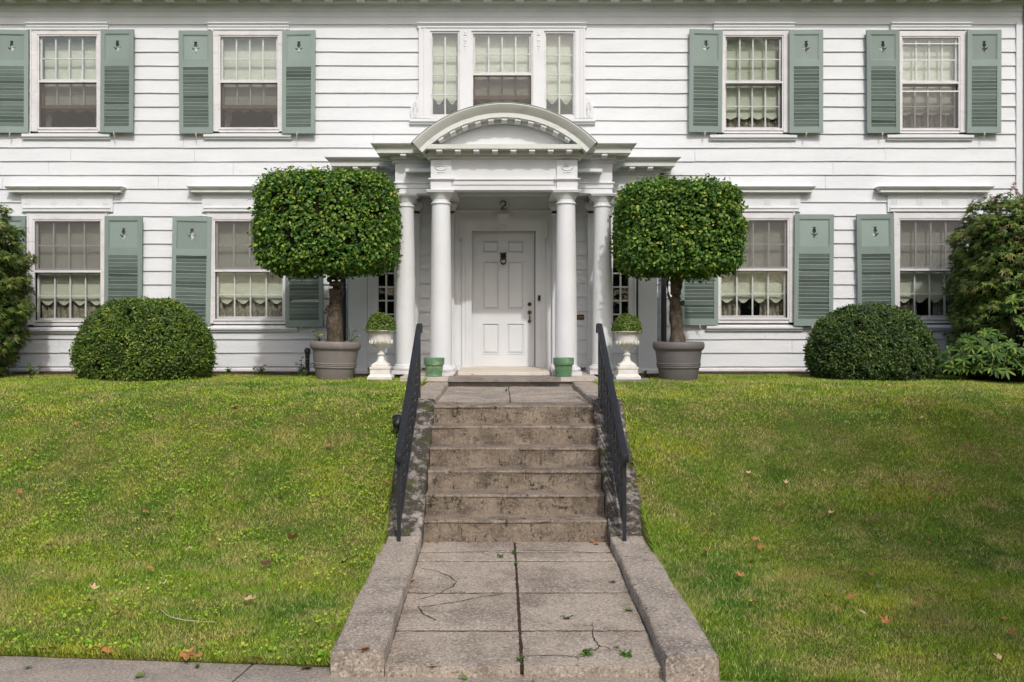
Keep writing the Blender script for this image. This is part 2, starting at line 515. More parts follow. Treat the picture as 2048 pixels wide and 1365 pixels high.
def super_dirs(n):
    d = unit(RNG.normal(size=(n, 3)))
    return d

def super_surface(d, a, b, c_up, c_dn, p):
    """distance along direction d to a superellipsoid surface with half-axes a, b and c (up, down)"""
    c = np.where(d[:, 2] > 0, c_up, c_dn)
    q = (np.abs(d[:, 0] / a) ** p + np.abs(d[:, 1] / b) ** p + np.abs(d[:, 2] / c) ** p)
    return q ** (-1.0 / p)

def super_normal(pt, a, b, c_up, c_dn, p):
    c = np.where(pt[:, 2] > 0, c_up, c_dn)
    g = np.stack([np.sign(pt[:, 0]) * np.abs(pt[:, 0] / a) ** (p - 1) / a, np.sign(pt[:, 1]) * np.abs(pt[:, 1] / b) ** (p - 1) / b, np.sign(pt[:, 2]) * np.abs(pt[:, 2] / c) ** (p - 1) / c], 1)
    return unit(g)

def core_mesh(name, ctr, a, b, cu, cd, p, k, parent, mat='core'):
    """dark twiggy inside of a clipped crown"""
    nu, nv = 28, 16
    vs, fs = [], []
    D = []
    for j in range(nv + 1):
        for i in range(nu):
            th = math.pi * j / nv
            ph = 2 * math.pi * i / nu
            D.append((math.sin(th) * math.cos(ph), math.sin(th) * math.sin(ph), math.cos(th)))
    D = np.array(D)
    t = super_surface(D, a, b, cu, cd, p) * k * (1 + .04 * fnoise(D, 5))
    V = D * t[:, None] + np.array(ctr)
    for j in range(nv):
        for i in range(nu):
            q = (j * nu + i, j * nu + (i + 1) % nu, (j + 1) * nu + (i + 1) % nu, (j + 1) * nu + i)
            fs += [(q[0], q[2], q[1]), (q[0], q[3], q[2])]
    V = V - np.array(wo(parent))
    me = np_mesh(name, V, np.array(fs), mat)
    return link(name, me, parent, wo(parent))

def leaf_crown(name, parent, ctr, a, b, cu, cd, p, n, size, tmpl, mat, depth=.1, lump=.05, lumpf=4, outw=1.0, seed=1, zmin=None, droop=0.0, shell=None, gaps=0):
    d = super_dirs(n * 2)
    # even out density on the surface of boxy shapes by weighting with the distance squared
    t = super_surface(d, a, b, cu, cd, p)
    w = t ** 2
    keep = RNG.random(len(d)) < np.clip(w / np.percentile(w, 92), 0, 1)
    d = d[keep][:n]
    t = t[keep][:n]
    S = d * t[:, None]
    N0 = super_normal(S, a, b, cu, cd, p)
    disp = lump * fnoise(S, lumpf, seed) + lump * .6 * fnoise(S, lumpf * 2.7, seed + 3)
    dep = -np.abs(RNG.normal(size=len(d))) * depth + RNG.random(len(d)) ** 6 * depth * .9
    P = S + N0 * (disp + dep)[:, None]
    if gaps:
        g = fnoise(S, 9, seed + 9) + .6 * fnoise(S, 21, seed + 5)
        k2 = g > -1.15 + gaps
        P, N0, d = P[k2], N0[k2], d[k2]
    if zmin is not None:
        k3 = P[:, 2] + ctr[2] > zmin
        P, N0 = P[k3], N0[k3]
    N = N0 * outw + RNG.normal(size=P.shape) * .55 + np.array([0, -.15, .45])
    tang = N0 * .5 + RNG.normal(size=P.shape) * .8 + np.array([0, 0, -droop])
    s = size * (.65 + .7 * RNG.random(len(P)))
    V, F = scatter(P + np.array(ctr) - np.array(wo(parent)), N, s, tmpl[0], tmpl[1], tang)
    me = np_mesh(name, V, F, mat)
    return link(name, me, parent, wo(parent))

# ------------------------------------------------------------------ terrain
DW = 14.8                                      # main wall plane
LAWN_D = [5.0, 5.55, 6.2, 7.0, 7.96, 8.6, 9.36, 10.0, 10.6, 11.4, 12.4, 13.6, 15.5]
LAWN_Z = [-1.975, -1.938, -1.885, -1.84, -1.755, -1.57, -1.27, -1.01, -.85, -.765, -.722, -.718, -.735]

def lawn_edge(X):
    return 5.575 - .098 * X                    # pavement edge, runs slightly skew to the house

def lawn_z(X, D):
    X = np.asarray(X, float)
    D = np.asarray(D, float)
    z = np.interp(D, LAWN_D, LAWN_Z)
    # round the profile off
    z = (z + np.interp(D - .35, LAWN_D, LAWN_Z) + np.interp(D + .35, LAWN_D, LAWN_Z)) / 3
    fade = np.clip((D - 5.6) / 1.5, 0, 1) * np.clip((13.2 - D) / 1.5, 0, 1)
    z = z + fade * (.022 * np.sin(1.1 * X + .8 * D) + .012 * np.sin(2.9 * X - 1.7 * D) + .008 * np.sin(5.1 * X + 3.3 * D))
    return EYE + z

WALK_L, WALK_R = -.94, 1.20                    # outer faces of the kerbs

def build_ground():
    mb = MB()
    mb.box(-300, 300, -300, 300, -.5, -.22)
    o = mb.build('ground', 'turf')
    tag(o, kind='structure')
    mb = MB()
    mb.box(-60, 60, -6.5, 3.3, -.215, -.12)
    tag(mb.build('road', 'asphalt'), kind='structure')
    # lawn sheet
    xs = sorted(set(list(np.round(np.arange(-18, 18.01, .25), 3)) + [WALK_L + .03, WALK_L + .04, WALK_R - .04, WALK_R - .03]))
    nd_ = 80
    V, F = [], []
    for X in xs:
        e = float(lawn_edge(X))
        for j in range(nd_):
            D = e + (15.3 - e) * j / (nd_ - 1)
            z = float(lawn_z(X, D)) if j else -.06
            if WALK_L + .035 < X < WALK_R - .035:
                z -= .7
            V.append((X, D, z))
    for i in range(len(xs) - 1):
        for j in range(nd_ - 1):
            a = i * nd_ + j
            F += [(a, a + nd_, a + nd_ + 1), (a, a + nd_ + 1, a + 1)]
    o = link('lawn', np_mesh('lawn', np.array(V), np.array(F), 'turf'))
    tag(o, kind='structure')
build_ground()

def slab_mesh(mb, quad, z_at, thick, nx=8, ny=8, jit=.0025, edge=.006):
    """concrete flag: quad of four (x, y) corners, worn edges; z_at(x, y) gives the top"""
    a, b, c, d = [Vector(q) for q in quad]
    V, F = [], []
    for j in range(ny + 1):
        for i in range(nx + 1):
            u, v = i / nx, j / ny
            p = (a.lerp(b, u)).lerp(d.lerp(c, u), v)
            z = z_at(p.x, p.y) + random.uniform(-jit, jit) * .5
            if i in (0, nx) or j in (0, ny):
                z -= edge * random.uniform(.5, 1.4)
                p = p + Vector((random.uniform(-jit, jit), random.uniform(-jit, jit)))
            V.append((p.x, p.y, z))
    n0 = len(V)
    ring = [i for i in range(nx + 1)] + [(j * (nx + 1) + nx) for j in range(1, ny + 1)] + [ny * (nx + 1) + i for i in range(nx - 1, -1, -1)] + [j * (nx + 1) for j in range(ny - 1, 0, -1)]
    for r in ring:
        V.append((V[r][0], V[r][1], V[r][2] - thick))
    for j in range(ny):
        for i in range(nx):
            q = j * (nx + 1) + i
            F.append((q, q + 1, q + nx + 2, q + nx + 1))
    m = len(ring)
    for k in range(m):
        F.append((ring[k], n0 + k, n0 + (k + 1) % m, ring[(k + 1) % m]))
    mb.add(V, F)
    return mb

# pavement of concrete flags along the street
pave = empty('sidewalk', (0, 4.6, 0))
tag(pave, kind='structure')
MB().box(-40, 40, 3.34, 5.2, -.215, -.03).build('sidewalk_base', 'soil', pave)
joints = [-14.2, -12.6, -11.0, -9.4, -7.8, -6.2, -4.55, -2.93, -1.42, .2, 1.8, 3.4, 5.0, 6.6, 8.2, 9.8, 11.4, 13.0]
for a, b in zip(joints[:-1], joints[1:]):
    sk = .35
    mb = slab_mesh(MB(), [(a + .006 - sk, 3.36), (b - .006 - sk, 3.36), (b - .006, lawn_edge(b) + .02), (a + .006, lawn_edge(a) + .02)], lambda x, y: 0.0, .12, 10, 14, .002, .004)
    mb.build('paving_slab', 'pavement', pave, smooth=50)

# garden walk, steps and landing
def walk_z(D):
    return EYE + np.interp(D, [5.45, 8.36], [-1.898, -1.812])
SX = .13
WI_L, WI_R = -.645, .905                       # inner faces of the kerbs
walk = empty('front_walk', (SX, 7, float(walk_z(7))))
tag(walk, kind='structure')
MB().prism_x([(5.56, EYE - 2.1), (8.3, EYE - 2.1), (8.3, float(walk_z(8.3)) - .0065), (5.56, float(walk_z(5.56)) - .0065)], WI_L + .004, WI_R - .004).build('joint_fill', 'soil', walk)
rows = [5.5, 6.12, 6.90, 7.72, 7.98, 8.345]
for i in range(len(rows) - 1):
    for (xa, xb) in ((WI_L + .006, .112), (.132, WI_R - .006)):
        y0, y1 = rows[i] + .014 + .0, rows[i + 1] - .012
        tw = random.uniform(-.004, .004)
        fy = lambda x, y, t=tw: float(walk_z(y)) + t * (x - SX)
        slab_mesh(MB(), [(xa, y0), (xb, y0), (xb, y1), (xa, y1)], fy, .09 if i else .12, 24, 20, .003, .004).build('paving_slab', 'walk', walk, smooth=50)

steps = empty('front_steps', (SX, 8.35, EYE - 1.812))
tag(steps, kind='structure')
ST_X0, ST_X1 = WI_L + .004, WI_R - .004
for k in range(6):
    zt = EYE - .78 - .172 * k
    y0 = 9.6 - .25 * k
    y1 = y0 + (.33 if k else .35)
    n = 36
    V, F = [], []
    for i in range(n + 1):
        x = ST_X0 + (ST_X1 - ST_X0) * i / n
        w = .004 * math.sin(3.1 * x + k) + random.uniform(-.003, .003)
        chip = random.uniform(0, .012) if random.random() < .25 else .003
        V += [(x, y0 + .012, zt - .20), (x, y0 + .006, zt - .030 + random.uniform(-.003, .003)), (x, y0 - .002 + w + chip, zt - .024), (x, y0 - .004 + w + chip, zt - .012 - chip), (x, y0 + w + .008 + chip, zt + .000), (x, y0 + .12, zt + .002 + random.uniform(-.002, .002)), (x, y1, zt + .006)]
    for i in range(n):
        for j in range(6):
            q = i * 7 + j
            F.append((q, q + 7, q + 8, q + 1))
    MB().add(V, F).build('step', 'step', steps, smooth=35)
# landing flags at the head of the steps
land = empty('landing', (SX, 11, EYE - .78))
tag(land, kind='structure')
MB().box(WI_L + .004, WI_R - .004, 9.97, 12.6, EYE - 1.0, EYE - .784).build('joint_fill', 'soil', land)
lr = [9.955, 10.55, 11.5, 12.58]
for i in range(3):
    for (xa, xb) in ((WI_L + .006, .10), (.112, WI_R - .006)):
        slab_mesh(MB(), [(xa, lr[i] + .005), (xb, lr[i] + .005), (xb, lr[i + 1] - .005), (xa, lr[i + 1] - .005)], lambda x, y: EYE - .775 - .002 * random.random(), .06, 10, 10, .003, .006).build('paving_slab', 'stone', land, smooth=50)

# kerbs: low along the walk, rising beside the steps, level beside the landing
def kerb(x0, x1, d0, name, label):
    prof = [(d0, -1.80), (6.4, -1.785), (7.3, -1.762), (7.95, -1.742), (8.12, -1.725), (8.5, -1.50), (9.0, -1.205), (9.5, -.91), (9.75, -.775), (9.9, -.735), (10.6, -.728), (11.6, -.725), (12.56, -.722)]
    ys = []
    for (ya, za), (yb, zb) in zip(prof[:-1], prof[1:]):
        n = max(1, int((yb - ya) / .09))
        ys += [(ya + (yb - ya) * i / n, za + (zb - za) * i / n) for i in range(n)]
    ys.append(prof[-1])
    us = [0, .035, .12, .3, .5, .7, .88, .965, 1]
    V, F = [], []
    for (y, z) in ys:
        t = EYE + z
        wob = .006 * math.sin(5 * y + x0 * 9)
        row = [(x0 + wob, y, t - .75), (x0 + wob * .6, y, t - .3)]
        for u in us:
            dz = -.018 if u in (0, 1) else (-.004 if u in (.035, .965) else 0)
            if u in (0, 1) and random.random() < .18:
                dz -= random.uniform(0, .022)
            row.append((x0 + (x1 - x0) * u + random.uniform(-.003, .003) + wob, y + random.uniform(-.01, .01), t + dz + random.uniform(-.004, .004)))
        row += [(x1 + wob * .6, y, t - .3), (x1 + wob, y, t - .75)]
        V += row
    k = len(us) + 4
    for i in range(len(ys) - 1):
        for j in range(k - 1):
            q = i * k + j
            F.append((q, q + k, q + k + 1, q + 1))
    F.append(tuple(range(k)))
    F.append(tuple(range((len(ys) - 1) * k, len(ys) * k))[::-1])
    lo = MB().add(V, F)
    o = lo.build(name, 'stone', None, smooth=50, origin=((x0 + x1) / 2, 8.5, EYE - 1.8))
    o.data.materials.append(M['cheek'])
    for p in o.data.polygons:
        c = sum((o.data.vertices[v].co.y for v in p.vertices)) / len(p.vertices) + 8.5
        if 8.1 < c < 9.85:
            p.material_index = 1
    return tag(o, label, 'kerb wall')
kerb(WALK_L, WI_L, 5.52, 'kerb_wall', 'mossy blackened concrete cheek wall of the steps, on the floodlight side')
kerb(WI_R, WALK_R, 5.42, 'kerb_wall', 'pale weathered concrete cheek wall of the steps, with blunt square end block at the pavement')

# ------------------------------------------------------------------ the house
PW = 14.43                                     # wall plane of the projecting entrance bay
house = empty('house', (0, DW, EYE - .75), 'white clapboard house with green shutters and columned entrance porch', 'house')
X0, X1 = -11.5, wx(2042, DW)
XS = FPX / DW
def hx(px): return (px - VX) / XS
def hz(py): return EYE + (VY - py) / XS

# windows: opening rectangle in wall pixels (x0, x1, y0, y1)
UP = [(77, 198, 71, 260), (439, 559, 72, 260), (1447, 1566, 72, 262), (1800, 1918, 74, 262)]
LOW = [(68, 206, 440, 645), (428, 570, 440, 642), (1437, 1577, 438, 640), (1795, 1930, 438, 640)]
UPL, LOWL = (-286, -166, 72, 260), (-296, -156, 440, 643)         # one more pair beyond the picture's edge
holes = []
for (a, b, c, d) in UP + [UPL]:
    holes.append((hx(a - 15), hx(b + 15), hz(d + 10), hz(48)))
for (a, b, c, d) in LOW + [LOWL]:
    holes.append((hx(a - 12), hx(b + 12), hz(d + 12), hz(426)))
    holes.append((hx(a - 22), hx(b + 22), hz(426), hz(388)))
holes.append((hx(838), hx(1170), hz(250), hz(49)))                # triple window
WX0, WX1 = -2.19, 2.27                          # entrance bay width
holes.append((WX0 - .0, WX1 + .0, EYE - 2, EYE + 2.25))           # entrance bay
PITCH = 27.32 / XS
ZB = [hz(50.5 + 27.32 * k) for k in range(0, 26)]

def board_mesh(mb, xa, xb, zb, zt, yw):
    """one lapped board: thick wavy butt edge below, thin top edge behind the next board"""
    n = max(1, int((xb - xa) / .3))
    V, F = [], []
    sag = random.uniform(-.0015, .0015)
    for i in range(n + 1):
        x = xa + (xb - xa) * i / n
        dz = random.uniform(-.003, .003) + sag + .002 * math.sin(1.7 * x + 40 * sag)
        dy = random.uniform(-.0025, .0015)
        V += [(x, yw - .002, zb + dz), (x, yw - .028 + dy, zb + dz), (x, yw - .0285 + dy, zb + dz + .004), (x, yw - .0075, zt), (x, yw - .002, zt)]
    for i in range(n):
        for j in range(4):
            q = i * 5 + j
            F.append((q, q + 5, q + 6, q + 1))
    F += [tuple(range(5)), tuple(range(n * 5, n * 5 + 5))[::-1]]
    return mb.add(V, F)

def strip_mesh(mb, xa, xb, zb, zt, yw, th):
    return mb.prism_x([(yw - .002, zb), (yw - th, zb), (yw - .0075, zt), (yw - .002, zt)], xa, xb)

def boards(yw, xa, xb, zlo, zhi, holes, brk=None):
    for k, zb in enumerate(ZB):
        z0, z1 = zb, zb + PITCH + .012
        if z1 > zhi + .02 or z0 < zlo - .02:
            continue
        cuts = sorted((h[0], h[1]) for h in holes if h[2] < z1 - .03 and h[3] > z0 + .03)
        x = xa
        segs = []
        for (c0, c1) in cuts:
            if c0 > x + .02:
                segs.append((x, c0))
            x = max(x, c1)
        if x < xb - .02:
            segs.append((x, xb))
        for h in holes:                          # strips left above and below an opening
            if h[0] < xa - .5 or h[1] > xb + .5:
                continue
            if z0 + .03 < h[2] < z1 - .03:
                board_mesh(MB(), max(xa, h[0] + .001), min(xb, h[1] - .001), z0, h[2] + .02, yw).build('clapboard', 'paint', house)
            if z0 + .03 < h[3] < z1 - .03 and h[3] < zhi - .02:
                f = (h[3] - z0) / (z1 - z0)
                strip_mesh(MB(), max(xa, h[0] + .001), min(xb, h[1] - .001), h[3] - .01, z1, yw, .028 - .02 * f).build('clapboard', 'paint', house)
        for (s0, s1) in segs:
            parts, p = [], s0                    # long runs are butt-jointed from shorter boards
            while s1 - p > 3.4:
                m = p + random.uniform(1.5, 3.0)
                parts.append((p, m - .0015))
                p = m + .0015
            parts.append((p, s1))
            for (p0, p1) in parts:
                board_mesh(MB(), p0, p1, z0, z1, yw).build('clapboard', 'paint', house)
boards(DW, X0, X1 - .09, ZB[-1], ZB[0] + PITCH * 0 + .03, holes)

# corner board, foundation course, frieze, eaves
MB().box(X1 - .09, X1, DW - .045, DW + .2, EYE - .75, hz(47)).build('corner_board', 'trim', house)
fb = MB()
zf = hz(736)
fb.sweep([(.0, EYE - .95), (.012, EYE - .95), (.012, zf - .055), (.045, zf - .05), (.045, zf - .02), (.03, zf - .005), (.0, zf + .012)], [(X0, DW), (WX0 - .02, DW)])
fb.build('water_table', 'trim_worn', house)
fb = MB()
fb.sweep([(.0, EYE - .95), (.012, EYE - .95), (.012, zf - .055), (.045, zf - .05), (.045, zf - .02), (.03, zf - .005), (.0, zf + .012)], [(WX1 + .02, DW), (X1, DW)])
fb.build('water_table', 'trim_worn', house)
fz = MB()
zt = hz(10)
fz.sweep([(.0, hz(51)), (.030, hz(50)), (.030, hz(36)), (.038, hz(35.5)), (.038, hz(25.5)), (.046, hz(25)), (.046, zt), (.0, zt)], [(X0, DW), (X1 + .02, DW)])
fz.build('frieze', 'trim', house)
ev = MB()
ev.sweep([(.046, zt - .01), (.065, zt - .008), (.085, zt + .01), (.10, zt + .02), (.10, zt + .045), (.05, zt + .05)], [(X0, DW), (X1 + .06, DW)])
ev.build('bed_moulding', 'mildew', house)
ev = MB()
ev.sweep([(.05, zt + .05), (.40, zt + .05), (.40, zt + .13), (.43, zt + .14), (.50, zt + .22), (.50, zt + .28), (0, zt + .34)], [(X0, DW), (X1 + .1, DW)])
eaves = ev.build('eaves', 'mildew', house)
mmod = MB().box(-.062, .062, -.125, .125, -.052, 0).mesh('modillion', 'trim')
x = X0 + .1
while x < X1:
    link('modillion', mmod, house, (x, DW - .225, zt + .049))
    x += .4675
rf = MB()
rf.prism_x([(DW - .5, zt + .3), (DW + 4.5, zt + 3.2), (DW + 9.5, zt + .3), (DW + 9.5, zt + .2), (DW - .5, zt + .2)], X0 - .3, X1 + .3)
rf.build('roof', 'lead', house)
# closed dark inside so that windows look into rooms
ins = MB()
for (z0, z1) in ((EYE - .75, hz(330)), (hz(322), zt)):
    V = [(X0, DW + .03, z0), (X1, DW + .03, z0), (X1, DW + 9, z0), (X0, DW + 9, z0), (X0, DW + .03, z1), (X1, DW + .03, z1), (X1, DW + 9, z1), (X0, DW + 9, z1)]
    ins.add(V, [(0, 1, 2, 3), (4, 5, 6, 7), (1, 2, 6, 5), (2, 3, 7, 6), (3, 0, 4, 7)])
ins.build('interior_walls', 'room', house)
MB().box(X0 - .2, X0, DW + .01, DW + 9.4, EYE - .9, zt).build('side_wall', 'paint', house)
MB().box(X1 - .2, X1 - .003, DW + .21, DW + 9.4, EYE - .9, zt).build('side_wall', 'paint', house)
MB().box(X0, X1, DW + 9.2, DW + 9.4, EYE - .9, zt).build('rear_wall', 'paint', house)

PANES = {}
def pane(parent, x0, x1, z0, z1, y):
    key = (round(x1 - x0, 3), round(z1 - z0, 3))
    if key not in PANES:
        w, h = key
        PANES[key] = MB().box(-w / 2, w / 2, 0, .003, 0, h).mesh('pane', 'glass')
    rx = random.uniform(-.006, .006)
    link('pane', PANES[key], parent, ((x0 + x1) / 2, y, z0), (rx, 0, random.uniform(-.006, .006)))

def sash(parent, x0, x1, z0, z1, y, cols, rows, mat='trim_worn', stile=.03, rail=.03, brail=.045, bar=.011, barmat=None, rowz=None):
    """wooden sash with real glazing bars; panes one by one"""
    f = MB()
    f.box(x0, x0 + stile, y, y + .035, z0, z1).box(x1 - stile, x1, y, y + .035, z0, z1)
    f.box(x0 + stile, x1 - stile, y + .001, y + .034, z1 - rail, z1).box(x0 + stile, x1 - stile, y + .001, y + .034, z0, z0 + brail)
    f.build('sash', mat, parent)
    gx = [x0 + stile + (x1 - x0 - 2 * stile) * i / cols for i in range(cols + 1)]
    zz0, zz1 = z0 + brail, z1 - rail
    gz = rowz or [zz0 + (zz1 - zz0) * j / rows for j in range(rows + 1)]
    b = MB()
    for g in gx[1:-1]:
        b.box(g - bar, g + bar, y + .004, y + .03, zz0, zz1)
    for g in gz[1:-1]:
        for i in range(cols):
            b.box(gx[i] + (bar if i else 0), gx[i + 1] - (bar if i < cols - 1 else 0), y + .005, y + .029, g - bar * .8, g + bar * .8)
    if b.v:
        b.build('glazing_bars', barmat or mat, parent)
    for i in range(cols):
        for j in range(len(gz) - 1):
            pane(parent, gx[i] + bar * .5, gx[i + 1] - bar * .5, gz[j] + bar * .5, gz[j + 1] - bar * .5, y + .017)

def blind(parent, x0, x1, z0, z1, y, n=4, scal=.035, mat='blind'):
    """roller blind, slightly bowed, scalloped hem"""
    V, F = [], []
    k = n * 12
    for i in range(k + 1):
        x = x0 + (x1 - x0) * i / k
        u = (i / 12.0) % 1.0
        hem = z0 + scal * (abs(math.cos(math.pi * u)) ** 2 if scal else 0)
        for j in range(7):
            v = j / 6.0
            z = z1 + (hem - z1) * v
            V.append((x, y + .004 * math.sin(2.2 * (x - x0) + 5 * v) + .003 * math.sin(17 * v), z))
    for i in range(k):
        for j in range(6):
            q = i * 7 + j
            F.append((q, q + 7, q + 8, q + 1))
    MB().add(V, F).build('roller_blind', mat, parent, smooth=True)

def curtain(parent, x0, x1, z0, z1, y, amp=.022, folds=9, flare=0, side=0):
    V, F = [], []
    k = max(16, int(folds * 8))
    ph = random.random() * 6
    for i in range(k + 1):
        u = i / k
        for j in range(9):
            v = j / 8.0
            x = x0 + (x1 - x0) * u
            if side:
                xa = x0 if side < 0 else x1
                x = xa + (x - xa) * (1 - flare * v)
            V.append((x, y + amp * math.sin(2 * math.pi * folds * u + ph + .8 * math.sin(3 * v)), z1 + (z0 - z1) * v))
    for i in range(k):
        for j in range(8):
            q = i * 9 + j
            F.append((q, q + 9, q + 10, q + 1))
    MB().add(V, F).build('lace_curtain', 'curtain', parent, smooth=True)

def sill(parent, x0, x1, z1, z0, yw):
    MB().add(*(lambda m: (m.v, m.f))(MB().prism_x([(yw + .02, z1), (yw - .075, z1 - .012), (yw - .085, z1 - .02), (yw - .085, z0 + .035), (yw - .06, z0 + .03), (yw - .055, z0), (yw + .02, z0)], x0, x1))).build('window_sill', 'trim', parent)

def casing(x0, x1, z0, z1, ox, oz_top, yw, head=None, name='window'):
    """flat casing boards round an opening, with a raised outer bead"""
    m = MB()
    m.box(x0 - ox, x0, yw - .045, yw + .06, z0, z1 + oz_top).box(x1, x1 + ox, yw - .045, yw + .06, z0, z1 + oz_top)
    m.box(x0, x1, yw - .044, yw + .06, z1, z1 + oz_top)
    m.box(x0, x1, yw - .02, yw + .06, z0 - .01, z0 + .03)
    for (a, b) in ((x0 - ox - .006, x0 - ox + .018), (x1 + ox - .018, x1 + ox + .006)):
        m.box(a, b, yw - .058, yw - .02, z0, z1 + oz_top + .004)
    return m.build(name, 'trim_worn', house)

def upper_window(spec, style):
    a, b, c, d = spec
    x0, x1, z1, z0 = hx(a), hx(b), hz(c), hz(d)
    w = casing(x0, x1, z0 - .03, z1, .095, .075, DW)
    hd = MB()
    hd.sweep([(0, hz(62)), (.058, hz(62)), (.058, hz(58)), (.070, hz(56)), (.070, hz(53.5)), (.092, hz(50)), (.092, hz(47.8)), (0, hz(47.5))], [(hx(a - 21), DW), (hx(b + 21), DW)])
    hd.build('head_moulding', 'trim', w)
    sill(w, hx(a - 29), hx(b + 25), hz(d + 8), hz(d + 20), DW)
    zm = hz((c + d) / 2 - 1)
    # storm window frame with its own meeting rail
    s = MB()
    t = .022
    s.box(x0, x0 + t, DW - .034, DW - .004, z0, z1).box(x1 - t, x1, DW - .034, DW - .004, z0, z1)
    s.box(x0 + t, x1 - t, DW - .033, DW - .005, z1 - t, z1).box(x0 + t, x1 - t, DW - .033, DW - .005, z0, z0 + .03).box(x0 + t, x1 - t, DW - .036, DW - .004, zm - .014, zm + .014)
    s.build('storm_frame', 'trim_worn', w)
    ys = DW + .01
    if style == 'raised':                       # lower sash pushed up behind an insect screen
        sash(w, x0 + t, x1 - t, zm + .0, z1 - .01, ys, 4, 2)
        zr = hz(d - 44)
        sash(w, x0 + t, x1 - t, zr, zm + .0 - .002, ys + .042, 4, 1, stile=.028, rail=.012, brail=.055, mat='fringe', barmat='trim_worn')
        blind(w, x0 + .03, x1 - .03, zr - .045, z1, ys + .12)
        curtain(w, x0 + .03, x0 + .16, z0, zr + .1, ys + .17, .012, 3, .45, -1)
        curtain(w, x1 - .16, x1 - .03, z0, zr + .1, ys + .17, .012, 3, .35, 1)
        MB().box(x0 + t, x1 - t, DW - .018, DW - .016, z0 + .03, zm - .014).build('insect_screen', 'screen', w)
    elif style == 'closed':
        sash(w, x0 + t, x1 - t, zm, z1 - .01, ys, 4, 2)
        sash(w, x0 + t, x1 - t, z0 + .02, zm - .002, ys + .042, 4, 2)
        blind(w, x0 + .03, x1 - .03, hz(d - 26), z1, ys + .12)
        curtain(w, x0 + .03, x1 - .03, z0, hz(d - 60), ys + .18, .02, 7)
        pane(w, x0 + t, x1 - t, z0 + .03, zm - .014, DW - .018)
    else:                                       # both storm panels slid down a little
        sash(w, x0 + t, x1 - t, zm, z1 - .01, ys, 4, 2)
        sash(w, x0 + t, x1 - t, z0 + .02, zm - .002, ys + .042, 4, 2)
        s = MB().box(x0 + t, x1 - t, DW - .030, DW - .012, hz(c + 15) - .008, hz(c + 15) + .008).box(x0 + t, x1 - t, DW - .030, DW - .012, hz(c + 110) - .010, hz(c + 110) + .010)
        s.build('storm_rail', 'trim', w)
        blind(w, x0 + .03, x1 - .03, hz(d - 34), z1, ys + .12)
        curtain(w, x0 + .03, x1 - .03, z0, hz(d - 60), ys + .18, .02, 8)
        MB().box(x0 + t, x1 - t, DW - .018, DW - .016, z0 + .03, hz(c + 110)).build('insect_screen', 'screen', w)
    pane(w, x0 + t, x1 - t, zm + .014, z1 - t, DW - .018)
    return w

def lower_window(spec, dark=False):
    a, b, c, d = spec
    x0, x1, z1, z0 = hx(a), hx(b), hz(c), hz(d)
    w = casing(x0, x1, z0 - .04, z1, .075, .085, DW)
    # entablature: architrave bead, frieze with reeded blocks, hood cornice
    xa, xb = hx(a - 22), hx(b + 22)
    MB().box(xa, xb, DW - .05, DW + .03, hz(425), hz(389)).build('head_frieze', 'trim', w)
    MB().sweep([(.04, hz(425.5)), (.066, hz(424)), (.066, hz(420)), (.078, hz(418)), (.078, hz(416)), (.04, hz(415.5))], [(xa + .03, DW), (xb - .03, DW)]).build('head_moulding', 'trim', w)
    reeds = MB()
    for q in range(4):
        cx = xa + .095 + (xb - xa - .19) * q / 3
        for e in range(4):
            xx = cx + (e - 1.5) * .026
            reeds.box(xx - .007, xx + .007, DW - .057, DW - .048, hz(409), hz(394))
            reeds.box(xx - .004, xx + .004, DW - .056, DW - .048, hz(412.5), hz(411))
    r = reeds.build('reeding', 'trim', w)
    r['kind'] = 'stuff'
    hd = MB()
    hd.sweep([(0, hz(390)), (.055, hz(390)), (.07, hz(388)), (.14, hz(387)), (.14, hz(383)), (.15, hz(382.5)), (.175, hz(379)), (.19, hz(376.5)), (.0, hz(375))],
             [(xa + .0, DW + .02), (xa + .0, DW), (xb - .0, DW), (xb - .0, DW + .02)])
    hd.build('window_hood', 'mildew', w)
    sill(w, hx(a - 26), hx(b + 26), hz(d + 11), hz(d + 22), DW)
    zm = hz((c + d) / 2 + 1)
    t = .024
    s = MB()
    s.box(x0, x0 + t, DW - .034, DW - .004, z0, z1).box(x1 - t, x1, DW - .034, DW - .004, z0, z1)
    s.box(x0 + t, x1 - t, DW - .033, DW - .005, z1 - t, z1).box(x0 + t, x1 - t, DW - .033, DW - .005, z0, z0 + .03).box(x0 + t, x1 - t, DW - .036, DW - .004, zm - .016, zm + .016)
    s.build('storm_frame', 'trim_worn', w)
    ys = DW + .01
    sash(w, x0 + t, x1 - t, zm, z1 - .01, ys, 4, 2)
    sash(w, x0 + t, x1 - t, z0 + .02, zm - .002, ys + .042, 4, 2)
    blind(w, x0 + .03, x1 - .03, hz(d - 34), z1, ys + .12, scal=.07)
    if dark:
        curtain(w, x0 + .03, x0 + .38, z0, hz(d - 60), ys + .20, .02, 5)
        curtain(w, x1 - .38, x1 - .03, z0, hz(d - 60), ys + .20, .02, 5)
    else:
        curtain(w, x0 + .03, x1 - .03, z0, hz(d - 60), ys + .18, .02, 10)
    MB().box(x0 + t, x1 - t, DW - .018, DW - .016, zm + .016, z1 - t).build('insect_screen', 'screen', w)
    pane(w, x0 + t, x1 - t, z0 + .03, zm - .016, DW - .018)
    return w

for spec, st in zip(UP + [UPL], ('raised', 'raised', 'closed', 'slid', 'closed')):
    upper_window(spec, st)
for i, spec in enumerate(LOW + [LOWL]):
    lower_window(spec, i in (2, 3))

